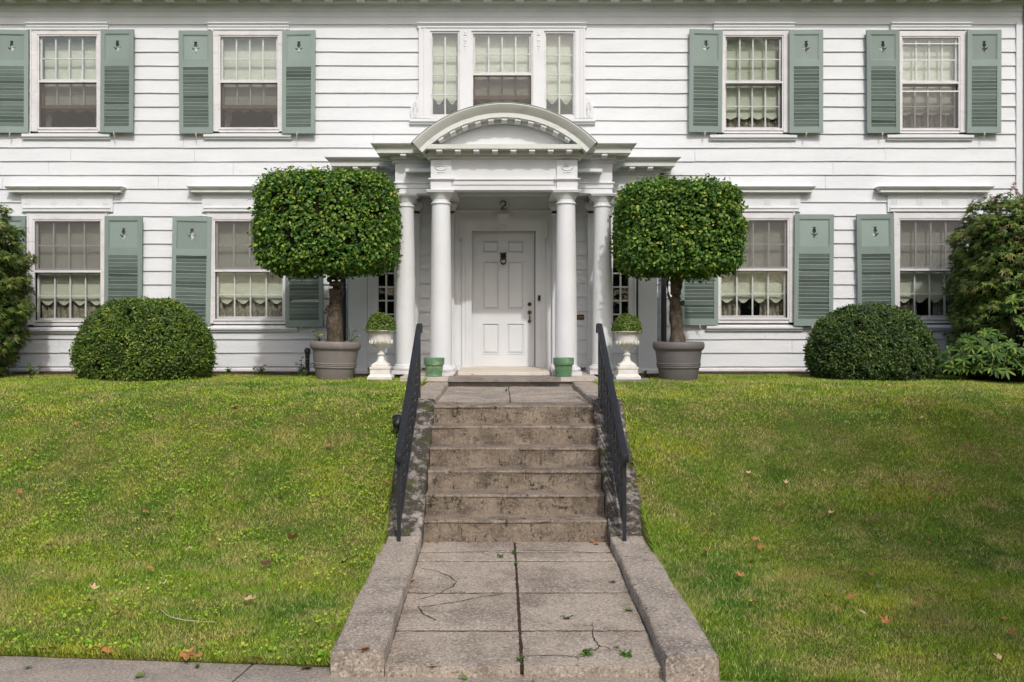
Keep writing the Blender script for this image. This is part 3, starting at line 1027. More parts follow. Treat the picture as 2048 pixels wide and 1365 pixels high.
def triple_window():
    xa, xb = hx(838), hx(1170)
    z1, z0 = hz(64), hz(238)
    m = MB()
    m.box(xa, hx(861), DW - .05, DW + .06, z0, z1).box(hx(1150), xb, DW - .05, DW + .06, z0, z1)
    m.box(hx(919.5), hx(943), DW - .052, DW + .06, z0, z1).box(hx(1066), hx(1088), DW - .052, DW + .06, z0, z1)
    m.box(xa, xb, DW - .049, DW + .06, z1, hz(55))
    for (p, q) in ((838, 842), (848, 850), (1160, 1162), (1166, 1170)):
        m.box(hx(p), hx(q), DW - .062, DW - .03, z0, hz(56))
    w = m.build('window', 'trim', house)
    MB().sweep([(.0, hz(58)), (.062, hz(58)), (.062, hz(54)), (.075, hz(53)), (.095, hz(50)), (.095, hz(48)), (0, hz(47.7))], [(xa - .02, DW), (xb + .02, DW)]).build('head_moulding', 'trim', w)
    sill(w, hx(820), hx(1190), hz(238), hz(250), DW)
    # scrolled ears beside the sill with oval rosettes
    for s, ex in ((-1, 838), (1, 1170)):
        pr = [(0, 0), (0, 44), (4, 46), (3, 40), (10, 34), (16, 24), (17, 10), (15, 0)]
        MB().prism_y([(hx(ex + s * u), hz(238 - v)) for u, v in pr], DW - .055, DW - .01).build('scroll_ear', 'trim', w)
        cx = hx(ex + s * 6.5)
        for rr, rz in ((.034, .11), (.018, .075)):
            pts = [(cx + rr * math.cos(k * math.pi / 10), DW - .057, hz(222) + rz * math.sin(k * math.pi / 10)) for k in range(21)]
            MB().tube(pts, .006, 6).build('oval_bead', 'trim', w, smooth=True)
    # carved drops on the mullions
    for cxp in (931, 1077):
        dr = MB()
        cx = hx(cxp)
        for k, (yy, ww, hh) in enumerate(((68, .022, .02), (72, .03, .018), (78, .016, .022), (83, .028, .03), (89, .018, .022), (94, .026, .022), (99, .016, .022), (104, .010, .03))):
            dr.lathe(cx, DW - .054, [(.001, hz(yy) + hh), (ww * .7, hz(yy) + hh * .5), (ww, hz(yy)), (ww * .6, hz(yy) - hh * .5), (.001, hz(yy) - hh)], 8)
        dr.v = [(x, DW - .054 + (y - DW + .054) * .35, z) for x, y, z in dr.v]
        dr.build('carved_drop', 'trim', w, smooth=True)
    # leaded-look side lights, 2 x 4 panes
    for (p, q) in ((861, 919.5), (1088, 1150)):
        x0, x1 = hx(p), hx(q)
        f = MB()
        f.box(x0, x0 + .025, DW - .03, DW, z0, z1).box(x1 - .025, x1, DW - .03, DW, z0, z1).box(x0 + .025, x1 - .025, DW - .029, DW - .001, z1 - .03, z1).box(x0 + .025, x1 - .025, DW - .029, DW - .001, z0, z0 + .05)
        f.build('storm_frame', 'trim_worn', w)
        sash(w, x0 + .025, x1 - .025, z0 + .05, z1 - .03, DW + .012, 2, 4, stile=.012, rail=.02, brail=.02)
        pane(w, x0 + .025, x1 - .025, z0 + .05, z1 - .03, DW - .014)
        blind(w, x0 + .02, x1 - .02, hz(206), z1, DW + .12, 2, .10)
    x0, x1 = hx(943), hx(1066)
    zm = hz(150)
    f = MB()
    f.box(x0, x0 + .025, DW - .03, DW, z0, z1).box(x1 - .025, x1, DW - .03, DW, z0, z1).box(x0 + .025, x1 - .025, DW - .029, DW - .001, z1 - .035, z1).box(x0 + .025, x1 - .025, DW - .029, DW - .001, z0, z0 + .05)
    f.box(x0 + .025, x1 - .025, DW - .034, DW - .001, zm - .014, zm + .014)
    f.build('storm_frame', 'trim_worn', w)
    sash(w, x0 + .025, x1 - .025, zm, z1 - .03, DW + .012, 4, 2)
    zr = hz(197)
    sash(w, x0 + .025, x1 - .025, zr, zm - .002, DW + .054, 4, 1, stile=.026, rail=.012, brail=.055, mat='fringe', barmat='fringe')
    blind(w, x0 + .03, x1 - .03, zr - .04, z1, DW + .13)
    MB().box(x0 + .025, x1 - .025, DW - .018, DW - .016, z0 + .05, zm - .014).build('insect_screen', 'screen', w)
    pane(w, x0 + .025, x1 - .025, zm + .014, z1 - .035, DW - .014)
triple_window()

# ---- shutters
def thistle_panel(w, h, name):
    cu = bpy.data.curves.new(name, 'CURVE')
    cu.dimensions = '2D'
    cu.fill_mode = 'BOTH'
    cu.extrude = .005
    half = [(0, .080), (.010, .083), (.022, .080), (.013, .062), (.010, .058), (.019, .046), (.0225, .030), (.017, .012), (.009, 0), (.007, -.014), (.022, -.010), (.046, .004), (.036, -.018), (.020, -.034), (.010, -.048), (0, -.078)]
    half = [(a * 1.28, b * 1.12) for a, b in half]
    th = half + [(-a, b) for a, b in half[-2:0:-1]]
    for pts in ([(-w / 2, -h / 2), (w / 2, -h / 2), (w / 2, h / 2), (-w / 2, h / 2)], th):
        sp = cu.splines.new('POLY')
        sp.points.add(len(pts) - 1)
        for p, (a, b) in zip(sp.points, pts):
            p.co = (a, b, 0, 1)
        sp.use_cyclic_u = True
    o = bpy.data.objects.new(name, cu)
    C.objects.link(o)
    bpy.context.view_layer.update()
    me = bpy.data.meshes.new_from_object(o.evaluated_get(bpy.context.evaluated_depsgraph_get()))
    bpy.data.objects.remove(o)
    me.transform(Matrix.Rotation(R(90), 4, 'X'))
    me.materials.clear()
    me.materials.append(M['shutter'])
    me.name = name
    return me

def shutter_kit(w, h, n):
    k = {'w': w, 'h': h, 'n': n}
    st = .062
    zp1, zp0, zl1, zl0 = h * .958, h * .708, h * .648, h * .06
    f = MB()
    f.box(0, st, -.034, 0, 0, h).box(w - st, w, -.034, 0, 0, h)
    f.box(st, w - st, -.033, -.001, zp1, h).box(st, w - st, -.033, -.001, zl1, zp0).box(st, w - st, -.033, -.001, 0, zl0)
    k['frame'] = f.mesh('shutter', 'shutter')
    k['panel'] = thistle_panel(w - 2 * st + .004, zp1 - zp0 + .004, 'panel')
    k['pz'] = (zp0 + zp1) / 2
    s = MB()
    q = math.radians(-58)                        # slope of a louvre: folded back, so the outer edge is the high one
    d, t = .030, .0055
    cs, sn = math.cos(q), math.sin(q)
    pr = [(-d, -t * .7), (-d - .003, 0), (-d, t * .8), (-d + .006, t), (d, t), (d, -t)]
    s.prism_x([(y * cs - z * sn, y * sn + z * cs) for y, z in pr], -(w - 2 * st) / 2 - .004, (w - 2 * st) / 2 + .004)
    k['slat'] = s.mesh('slat', 'slat')
    k['zl'] = (zl0, zl1)
    p = MB()                                   # raised bead round the panel
    for (a, b, c, d2) in ((st, w - st, zp1 - .012, zp1), (st, w - st, zp0, zp0 + .012)):
        p.box(a, b, -.026, -.012, c, d2)
    p.box(st, st + .012, -.026, -.012, zp0 + .012, zp1 - .012).box(w - st - .012, w - st, -.026, -.012, zp0 + .012, zp1 - .012)
    k['bead'] = p.mesh('panel_bead', 'shutter')
    g = MB()                                   # shutter dog: little catch hanging below the edge
    g.tube([(0, .02, .03), (0, -.03, .0), (.004, -.036, -.03), (.010, -.038, -.075)], [.005, .005, .004, .004], 6)
    g.box(-.006, .010, -.046, -.036, -.035, .015)
    k['dog'] = g.mesh('shutter_dog', 'wood_grey')
    return k
KU = shutter_kit(.492, 1.52, 17)
KL = shutter_kit(.565, 1.645, 18)

def shutter(k, px0, py1, roll=0.0, swing=0.0, missing=(), loose=(), dog=True):
    """px0: picture x of its near edge on the wall, py1: picture y of its foot"""
    x, z = hx(px0) , hz(py1)
    y = DW - .075
    o = link('shutter', k['frame'], house, (x, y, z), (0, R(roll), R(swing)))
    def sub(name, me, loc, rot=None):
        c = bpy.data.objects.new(name, me)
        C.objects.link(c)
        c.parent = o
        c.location = loc
        if rot:
            c.rotation_euler = rot
        WO[c.name] = WO[o.name] + Vector(loc)
    sub('panel', k['panel'], (k['w'] / 2, -.014, k['pz']))
    sub('panel_bead', k['bead'], (0, 0, 0))
    z0, z1 = k['zl']
    for i in range(k['n']):
        if i in missing:
            continue
        zz = z0 + (z1 - z0) * (i + .5) / k['n']
        rot = (random.uniform(-.12, .12), random.uniform(-.006, .006), 0)
        if i in loose:
            rot = (.18, .03 * random.choice((-1, 1)), 0)
        sub('slat', k['slat'], (k['w'] / 2, -.016, zz), rot)
    if dog:
        sub('shutter_dog', k['dog'], (k['w'] * random.uniform(.42, .5), -.01, -.005), (0, random.uniform(-.25, .25), 0))

for (a, b, roll, sw, ms, ls) in ((-5, 268, .2, 3, (), ()), (206, 268, .4, -2, (), (6,)), (363, 270, -.4, 2, (), ()), (567, 270, .2, -2, (), ()),
                                 (1375, 267, .5, 3, (), ()), (1575, 269, 0, -2, (), ()), (1729, 269, -.3, 2, (), (1,)), (1928, 269, .2, -2, (), ()),
                                 (-362, 269, 0, 2, (), ()), (-158, 269, 0, -2, (), ())):
    shutter(KU, a, b, roll, sw, ms, ls)
for (a, b, roll, sw, ms, ls) in ((-20, 655, 0, 2, (), ()), (214, 655, .3, -3, (), (12,)), (346, 655, .9, 4, (), (17, 4)), (574, 654, 0, -4, (5,), (11,)),
                                 (1358, 651, 0, 3, (), ()), (1584, 652, .5, -4, (), ()), (1711, 652, -.8, 4, (), ()), (1938, 652, 0, -3, (), ()),
                                 (-376, 655, 0, 2, (), ()), (-150, 655, 0, -2, (), ())):
    shutter(KL, a, b, roll, sw, ms, ls)

# ---- entrance bay walls
ZP0 = EYE - .66                                 # porch floor
ZE0 = EYE + 1.757                               # underside of the entablature
bayholes = [(wx(905, PW), wx(1109, PW), EYE - 2, EYE + 2.4), (wx(733, PW), wx(796, PW), wz(662, PW), EYE + 2.4), (wx(1217, PW), wx(1280, PW), wz(662, PW), EYE + 2.4)]
boards(PW, WX0 + .26, WX1 - .26, ZB[-1] - .05, EYE + 2.0, bayholes)
for s, xe in ((1, WX0), (-1, WX1)):             # smooth corner pilasters of the bay
    m = MB()
    xa, xb = sorted((xe, xe + s * .27))
    m.box(xa, xb, PW - .05, DW - .03, EYE - .70, ZE0 + .05)
    c = m.build('corner_pilaster', 'trim', house)
    MB().sweep([(-.1, EYE - .72), (.02, EYE - .72), (.02, EYE - .66), (.012, EYE - .64), (-.1, EYE - .635)], [(xa, DW - .03), (xa, PW - .05), (xb, PW - .05), (xb, PW)]).build('pilaster_base', 'trim_worn', c)
MB().box(WX0 + .02, wx(905, PW), PW + .0, PW + .06, wz(430, PW), ZE0 + .1).build('upper_bay_wall', 'paint', house)
MB().box(wx(1109, PW), WX1 - .02, PW, PW + .06, wz(430, PW), ZE0 + .1).build('upper_bay_wall', 'paint', house)
MB().box(WX0 + .02, WX1 - .02, PW + .05, DW + .02, EYE - .9, EYE - .62).build('bay_footing', 'trim_worn', house)
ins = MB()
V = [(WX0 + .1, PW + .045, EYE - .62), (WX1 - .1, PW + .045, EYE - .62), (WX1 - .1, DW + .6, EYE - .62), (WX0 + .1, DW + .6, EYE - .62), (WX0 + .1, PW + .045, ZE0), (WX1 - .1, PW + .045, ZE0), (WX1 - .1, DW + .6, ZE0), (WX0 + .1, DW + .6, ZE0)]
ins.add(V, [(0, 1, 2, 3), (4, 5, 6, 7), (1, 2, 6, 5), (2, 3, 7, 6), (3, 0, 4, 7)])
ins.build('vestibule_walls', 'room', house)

def side_light(p0, p1):
    """narrow window of small panes beside the porch"""
    z0, z1 = wz(662, PW), wz(435, PW)
    x0, x1 = wx(p0, PW), wx(p1, PW)
    m = MB()
    m.box(x0 - .14, x0, PW - .035, PW + .05, z0, z1 + .12).box(x1, x1 + .10, PW - .035, PW + .05, z0, z1 + .12).box(x0, x1, PW - .034, PW + .05, z1, z1 + .12)
    m.box(x0 - .145, x0 - .11, PW - .055, PW - .02, z0, z1 + .13)
    m.box(x1 + .08, x1 + .105, PW - .055, PW - .02, z0, z1 + .13)
    w = m.build('window', 'trim', house)
    sill(w, x0 - .16, x1 + .12, z0 + .03, z0 - .03, PW)
    sash(w, x0, x1, z0 + .02, z1, PW - .01, 2, 8, mat='trim', stile=.006, rail=.02, brail=.02, bar=.013)
side_light(756, 789)
side_light(1225, 1257)

# ---- door and surround
DD = 14.56
def ox(px): return wx(px, PW)
def oz(py): return wz(py, PW)
dz0 = wz(733, DD)
bd = MB()
bd.box(ox(905), ox(938), PW - .02, PW + .06, ZP0, oz(424)).box(ox(1073), ox(1109), PW - .02, PW + .06, ZP0, oz(424)).box(ox(938), ox(1073), PW - .02, PW + .06, oz(459), oz(424))
surround = bd.build('door_surround', 'trim', house)
MB().box(ox(905), ox(1109), PW - .0, PW + .06, oz(424), ZE0 + .35).build('wall_above_door', 'trim', house)
MB().sweep([(0, oz(425)), (.035, oz(425)), (.035, oz(421)), (.02, oz(420)), (0, oz(419.5))], [(ox(905), PW), (ox(1109), PW)]).build('head_moulding', 'trim', surround)
MB().sweep([(0, oz(397)), (.03, oz(397)), (.03, oz(394)), (.06, oz(390)), (.06, oz(386)), (.10, oz(381)), (.10, oz(374)), (0, oz(373))], [(wx(840, PW), PW), (wx(1174, PW), PW)]).build('porch_cornice', 'trim', surround)
def eared(out, inn, ears, top, yb, yf, name):
    """eared architrave with a swan-neck rise in the middle; plan picture coordinates"""
    L, Rr = out
    cx = 1007
    curve = [(975, top), (983, top - 1), (989, top - 4), (993, top - 8), (997, top - 10)]
    up = curve + [(2 * cx - x, y) for x, y in curve[::-1]]
    pts = [(L, 747), (L, ears[1]), (ears[0], ears[1]), (ears[0], top)] + up + [(2 * cx - ears[0], top), (2 * cx - ears[0], ears[1]), (Rr, ears[1]), (Rr, 747), (inn[1], 747), (inn[1], inn[2]), (inn[0], inn[2]), (inn[0], 747)]
    return MB().prism_y([(ox(x), oz(y)) for x, y in pts], yf, yb).build(name, 'trim', surround)
eared((924, 1090), (941, 1072, 460), (920, 478), 437, PW - .021, PW - .05, 'architrave')
eared((932, 1082), (941.6, 1071.4, 460.6), (928, 470), 443, PW - .049, PW - .065, 'architrave_step')
for xe, s in ((940, 1), (1070.5, 1)):
    MB().box(ox(xe), ox(xe + 3.5), PW - .075, PW - .045, ZP0 + .05, oz(459)).build('door_bead', 'trim', surround)
MB().box(ox(943.5), ox(1070.5), PW - .075, PW - .045, oz(463), oz(459.5)).build('door_bead', 'trim', surround)
for ex in (920, 1094):                          # little guttae under the ears
    for q in range(3):
        xx = ox(ex + (q * 2.4 - .5) * (1 if ex < 1000 else -1))
        MB().box(xx - .006, xx + .006, PW - .05, PW - .02, oz(484 - q * 1.2), oz(479)).build('gutta', 'trim', surround)
ks = MB()
ks.add([(ox(998), PW - .066, oz(432)), (ox(1017), PW - .066, oz(432)), (ox(1014), PW - .066, oz(455)), (ox(1001), PW - .066, oz(455)),
        (ox(998), PW - .100, oz(432)), (ox(1017), PW - .100, oz(432)), (ox(1014), PW - .080, oz(455)), (ox(1001), PW - .080, oz(455))],
       [(4, 5, 6, 7), (0, 1, 5, 4), (1, 2, 6, 5), (2, 3, 7, 6), (3, 0, 4, 7)])
ks.box(ox(996), ox(1019), PW - .106, PW - .066, oz(432.3), oz(428))
kst = ks.build('keystone', 'trim', surround)
MB().tube([(ox(1001), PW - .084, oz(453.5)), (ox(1014), PW - .084, oz(453.5))], .013, 12).build('keystone_scroll', 'trim', kst, smooth=True)

def dx(px): return wx(px, DD)
def dzp(py): return wz(py, DD)
dl, dr_ = dx(943), dx(1069)
xs_ = [(965.5, 998), (1014.5, 1047.5)]
ys_ = [(482, 507), (523, 619), (647, 708)]
dm = MB()
cols_ = [(943, 965.5), (998, 1014.5), (1047.5, 1069)]
for a, b in cols_:
    dm.box(dx(a), dx(b), DD - .022, DD + .022, dz0, dzp(463))
for a, b in xs_:
    for c, d in ((463, 482), (507, 523), (619, 647), (708, 733)):
        dm.box(dx(a), dx(b), DD - .0215, DD + .022, dzp(d), dzp(c))
door = dm.build('door', 'trim', house)
for a, b in xs_:
    for c, d in ys_:
        p = MB()
        p.box(dx(a), dx(b), DD - .004, DD + .015, dzp(d), dzp(c))
        p.frustum(dx(a) + .012, dx(b) - .012, dzp(d) + .012, dzp(c) - .012, DD - .004, .022, DD - .019)
        for (u0, u1, v0, v1) in ((dx(a) - .001, dx(b) + .001, dzp(c) - .009, dzp(c) + .006), (dx(a) - .001, dx(b) + .001, dzp(d) - .006, dzp(d) + .009)):
            p.box(u0, u1, DD - .028, DD - .010, v0, v1)
        for u in (dx(a), dx(b)):
            p.box(u - .007, u + .007, DD - .0275, DD - .010, dzp(d) + .009, dzp(c) - .009)
        p.build('door_panel', 'trim', door)
# lion-mask knocker
kx, kz = dx(1006.5), dzp(514)
kn = MB()
prof = [(.001, -.062), (.018, -.058), (.030, -.05), (.040, -.035), (.045, -.018), (.047, -.0)]
vs, fs = [], []
for i, (r_, y_) in enumerate(prof):
    for q in range(20):
        a = 2 * math.pi * q / 20
        rr = r_ * (1 + (.10 * math.cos(6 * a) if i > 2 else 0))
        vs.append((kx + rr * math.cos(a) * .95, DD - .022 + y_, kz + rr * math.sin(a) * 1.15 + .004))
for i in range(len(prof) - 1):
    for q in range(20):
        fs.append((i * 20 + q, i * 20 + (q + 1) % 20, (i + 1) * 20 + (q + 1) % 20, (i + 1) * 20 + q))
kn.add(vs, fs)
kn.lathe(kx, DD - .083, [(.001, kz - .022), (.016, kz - .018), (.02, kz - .008), (.012, kz + .012), (.001, kz + .02)], 10)
for s in (-1, 1):
    kn.lathe(kx + s * .036, DD - .045, [(.001, kz + .035), (.013, kz + .042), (.013, kz + .055), (.001, kz + .064)], 8)
knk = kn.build('door_knocker', 'bronze', door, smooth=True)
MB().tube([(kx + .040 * math.sin(a), DD - .07 + .01 * math.cos(a), kz - .062 + .048 * math.cos(a)) for a in [k * math.pi / 12 for k in range(25)]], [.0085 + .005 * (abs(k - 12) < 3) for k in range(25)], 8).build('knocker_ring', 'bronze', knk, smooth=True)
hxp = dx(1059)
def disc(mb, x, z, r_, y0, y1, n=16):
    vs = [(x + r_ * math.cos(2 * math.pi * k / n), y, z + r_ * math.sin(2 * math.pi * k / n)) for y in (y0, y1) for k in range(n)]
    fs = [tuple(range(n)), tuple(range(2 * n - 1, n - 1, -1))] + [(k, (k + 1) % n, n + (k + 1) % n, n + k) for k in range(n)]
    return mb.add(vs, fs)
disc(disc(MB(), hxp, dzp(609), .029, DD - .04, DD - .02), hxp, dzp(609), .017, DD - .055, DD - .04).build('door_lock', 'bronze', door, smooth=35)
hd = MB()
disc(hd, hxp, dzp(625), .03, DD - .036, DD - .02)
disc(hd, hxp, dzp(643), .026, DD - .036, DD - .02)
hd.tube([(hxp, DD - .03, dzp(625)), (hxp, DD - .075, dzp(627)), (hxp, DD - .085, dzp(633)), (hxp, DD - .075, dzp(640)), (hxp, DD - .03, dzp(643))], [.013, .011, .013, .011, .012], 8)
hd.tube([(hxp, DD - .04, dzp(623)), (hxp, DD - .085, dzp(622))], [.009, .012], 8)
hd.build('door_handle', 'brass', door, smooth=True)
for yy in (472, 606, 714):
    MB().tube([(dl - .004, DD - .028, dzp(yy + 5)), (dl - .004, DD - .028, dzp(yy - 5))], .007, 8).build('hinge', 'bronze', door)
MB().box(ox(1075.5), ox(1080.5), PW - .095, PW - .064, oz(602), oz(591.5)).build('doorbell', 'black', house)
mlx = wx(1160, PW)
ms = MB().box(mlx - .055, mlx + .055, PW - .034, PW - .02, oz(640), oz(630))
msl = ms.build('mail_slot', 'bronze', house)
MB().box(mlx - .038, mlx + .042, PW - .042, PW - .034, oz(637.5), oz(632.5)).build('mail_flap', 'brass', msl)
# house number: a cast bronze figure 2
def figure(x, z, h, y):
    mb = MB()
    w = h * .30
    pts = []
    for a in range(200, -61, -20):              # bowl
        pts.append((x + w * math.cos(R(a)), z + h * .70 + h * .28 * math.sin(R(a))))
    pts += [(x + .1 * w, z + h * .32), (x - .5 * w, z + h * .18), (x - .85 * w, z + h * .07)]
    rad = []
    for i, p in enumerate(pts):
        rad.append(h * (.045 + .055 * math.sin(math.pi * i / (len(pts) - 1)) ** 1))
    rad[0] = h * .085
    mb.tube([(p[0], y, p[1]) for p in pts], rad, 8)
    foot = [(x - .95 * w, z + h * .07), (x - .4 * w, z + h * .10), (x + .3 * w, z + h * .05), (x + .8 * w, z + h * .06), (x + 1.0 * w, z + h * .18)]
    mb.tube([(p[0], y, p[1]) for p in foot], [h * .05, h * .075, h * .08, h * .07, h * .03], 8)
    mb.v = [(a, y + (b - y) * .5, c) for a, b, c in mb.v]
    return mb
figure(ox(1006), oz(420), .128, PW - .012).build('house_number', 'brass', house, smooth=True)

# ---- porch floor, threshold, columns
MB().box(wx(800, 12.55), wx(897, 12.55), 12.55, PW + .05, ZP0 - .055, ZP0).build('stoop_flag', 'stoop_pale', house)
MB().box(wx(897.6, 12.55), wx(1121, 12.55), 12.53, PW + .05, ZP0 - .058, ZP0 - .001).build('stoop_flag', 'bluestone', house)
MB().box(wx(1121.6, 12.55), wx(1196, 12.55), 12.56, PW + .05, ZP0 - .056, ZP0 - .002).build('stoop_flag', 'stoop_pale', house)
MB().box(wx(806, 12.6), wx(1192, 12.6), 12.60, PW, EYE - 1.0, ZP0 - .057).build('stoop_base', 'bluestone', house)
MB().prism_x([(13.05, ZP0 - .001), (13.05, ZP0 + .035), (13.07, ZP0 + .042), (14.3, ZP0 + .052), (DD + .1, ZP0 + .052), (DD + .1, ZP0 - .001)], wx(916, 13.1), wx(1099, 13.1)).build('threshold', 'marble', house)

def column(px, D, r0, r1, ztop, zbot):
    X = wx(px, D)
    zc = ztop - .15
    prof = []
    for i in range(15):
        u = i / 14
        e = r0 + (r1 - r0) * (u ** 1.7)
        prof.append((e, zbot + .13 + (zc - zbot - .13) * u))
    prof = [(r0 * 1.09, zbot + .105), (r0 * 1.09, zbot + .118), (r0 * 1.02, zbot + .128)] + prof
    o = MB().lathe(X, D, prof, 48).build('column', 'trim', house, smooth=30)
    a = r1 * 1.46
    cp = MB().lathe(X, D, [(r1 * .99, zc - .03), (r1 * 1.10, zc - .026), (r1 * 1.14, zc - .014), (r1 * 1.10, zc - .002), (r1 * .99, zc), (r1 * .99, zc + .035), (r1 * 1.06, zc + .045), (r1 * 1.09, zc + .06), (r1 * 1.22, zc + .085), (r1 * 1.36, zc + .108), (r1 * 1.40, zc + .116), (r1 * 1.2, zc + .118)], 48)
    cp.box(X - a, X + a, D - a, D + a, zc + .117, zc + .135)
    cp.box(X - a - .010, X + a + .010, D - a - .010, D + a + .010, zc + .135, ztop)
    cp.build('capital', 'trim', o, smooth=30)
    pb = r0 * 1.32
    b = MB().lathe(X, D, [(r0 * 1.15, zbot + .05), (r0 * 1.28, zbot + .056), (r0 * 1.33, zbot + .075), (r0 * 1.28, zbot + .095), (r0 * 1.10, zbot + .105), (r0 * .9, zbot + .106)], 48)
    b.box(X - pb, X + pb, D - pb, D + pb, zbot, zbot + .052)
    b.build('column_base', 'trim_worn', o, smooth=30)
DF, DS = 13.1, 13.42
column(882, DF, .146, .120, ZE0, ZP0)
column(1132, DF, .146, .120, ZE0, ZP0)
column(811, DS, .137, .112, ZE0, ZP0)
column(1204.5, DS, .137, .112, ZE0, ZP0)
for px, D in ((882, DF), (1132, DF), (811, DS), (1204.5, DS)):      # answering pilasters on the wall
    X = wx(px, D)
    o = MB().box(X - .115, X + .115, PW - .10, PW - .03, ZP0 + .10, ZE0 - .12).build('pilaster', 'trim', house)
    MB().sweep([(-.02, ZE0 - .18), (.012, ZE0 - .178), (.012, ZE0 - .155), (0, ZE0 - .15), (0, ZE0 - .12), (.03, ZE0 - .08), (.045, ZE0 - .05), (.05, ZE0), (-.02, ZE0)], [(X - .115, PW - .03), (X - .115, PW - .10), (X + .115, PW - .10), (X + .115, PW - .03)]).build('pilaster_capital', 'trim', o)
    MB().sweep([(-.02, ZP0), (.03, ZP0), (.03, ZP0 + .06), (.015, ZP0 + .075), (.012, ZP0 + .10), (-.02, ZP0 + .101)], [(X - .115, PW - .03), (X - .115, PW - .10), (X + .115, PW - .10), (X + .115, PW - .03)]).build('pilaster_base', 'trim_worn', o)

# ---- entablature stepping forward over bay, side columns and front columns
xC0, xC1 = -.90, 1.01
xM0, xM1 = -1.40, 1.50
yC, yM, yW = 12.98, 13.30, PW - .06
path = [(WX0, DW - .03), (WX0, yW), (xM0, yW), (xM0, yM), (xC0, yM), (xC0, yC), (xC1, yC), (xC1, yM), (xM1, yM), (xM1, yW), (WX1, yW), (WX1, DW - .03)]
za, zfz, zdn, zmo, zco, zct, zcy = ZE0, EYE + 1.91, EYE + 2.158, EYE + 2.205, EYE + 2.258, EYE + 2.315, EYE + 2.378
ent = MB().sweep([(-.22, za), (0, za), (0, za + .065), (.012, za + .068), (.012, zfz - .035), (.03, zfz - .022), (.03, zfz - .008), (0, zfz), (0, zdn - .01), (.02, zdn), (-.22, zdn)], path).build('entablature', 'trim', house)
MB().sweep([(-.15, zdn + .001), (.028, zdn + .001), (.028, zmo - .008), (.05, zmo), (.06, zmo + .012), (.06, zco), (.22, zco), (.225, zct), (-.15, zct)], path).build('cornice', 'mildew', ent)
cyma = [(-.05, zct + .001), (.225, zct + .001), (.235, zct + .012), (.262, zct + .025), (.285, zct + .045), (.295, zcy - .006), (.295, zcy), (-.05, zcy + .012)]
MB().sweep(cyma, path[:5] + [(xC0 + .15, yM)]).build('crown_moulding', 'mildew', ent)
MB().sweep(cyma, [(xC1 - .15, yM)] + path[7:]).build('crown_moulding', 'mildew', ent)

def runs(path):
    for (a, b) in zip(path[:-1], path[1:]):
        yield Vector((a[0], a[1])), Vector((b[0], b[1]))
mblk = MB()
mblk.prism_x([(.002, -.048), (-.10, -.044), (-.145, -.030), (-.145, 0), (.002, 0)], -.038, .038)
mesh_mod = mblk.mesh('modillion', 'trim')
den = MB()
for (a, b) in runs(path):
    L = (b - a).length
    d = (b - a) / L
    nrm = Vector((d.y, -d.x))
    ang = math.atan2(d.y, d.x)
    n = max(1, round(L / .235))
    for i in range(n):
        p = a + d * (L * (i + .5) / n) + nrm * .062
        link('modillion', mesh_mod, ent, (p.x, p.y, zco - .001), (0, 0, ang))
    n = max(2, int(L / .034))
    for i in range(n):
        p = a + d * (L * (i + .5) / n) + nrm * .028
        q0, q1 = p - d * .0095, p + d * .0095
        vs = []
        for z in (zdn + .006, zmo - .012):
            for q, o_ in ((q0, 0), (q1, 0), (q1, .016), (q0, .016)):
                vs.append((q.x + nrm.x * o_, q.y + nrm.y * o_, z))
        den.add(vs, [(0, 1, 2, 3), (4, 5, 6, 7), (0, 1, 5, 4), (1, 2, 6, 5), (2, 3, 7, 6), (3, 0, 4, 7)])
dn = den.build('dentils', 'trim', ent)
dn['kind'] = 'stuff'
for px in (882.5, 1134):                        # blocks over the front columns with a lozenge and swag
    X = wx(px, yC)
    bk = MB().box(X - .135, X + .135, yC - .030, yC + .01, za + .004, zdn - .012)
    bk = bk.build('frieze_block', 'trim', ent)
    MB().sweep([(0, zfz - .034), (.032, zfz - .02), (.032, zfz - .006), (0, zfz)], [(X - .135, yC + .0), (X - .135, yC - .030), (X + .135, yC - .030), (X + .135, yC + .0)]).build('block_moulding', 'trim', bk)
    zc = (zfz + zdn) / 2 + .01
    MB().tube([(X + .075 * math.cos(R(a)), yC - .032, zc + .02 + .055 * math.sin(R(a))) for a in range(180, 361, 20)], .008, 6).build('swag', 'trim', bk, smooth=True)
    MB().tube([(X - .075, yC - .032, zc + .022), (X + .075, yC - .032, zc + .022)], .006, 6).build('swag', 'trim', bk)
    MB().prism_y([(X - .025, zc + .05), (X, zc + .03), (X + .025, zc + .05), (X, zc + .07)], yC - .042, yC - .03).build('lozenge', 'trim', bk)
    MB().box(X - .05, X + .05, yC - .038, yC - .03, zc - .065, zc - .055).build('fillet', 'trim', bk)
# roofs over the stages and the porch ceiling
rfm = MB()
for k, (a, b, y) in enumerate(((WX0 - .2, xM0 - .2, yW - .2), (xM0 - .2, xC0 - .1, yM - .2), (xC1 + .1, xM1 + .2, yM - .2), (xM1 + .2, WX1 + .2, yW - .2))):
    rfm.add([(a, y, zcy + .004), (b, y, zcy + .004), (b, DW - .02, zcy + .05), (a, DW - .02, zcy + .05)], [(0, 1, 2, 3)])
rfm.build('porch_roof', 'lead', house)
MB().box(xM0 + .15, xM1 - .15, yC + .15, PW - .001, EYE + 2.02, EYE + 2.06).build('porch_ceiling', 'trim', house)
MB().box(xC0 + .1, xC0 + .32, yM + .0, PW - .001, za + .01, EYE + 2.03).build('ceiling_beam', 'trim', house)
MB().box(xC1 - .32, xC1 - .1, yM + .0, PW - .001, za + .01, EYE + 2.03).build('ceiling_beam', 'trim', house)

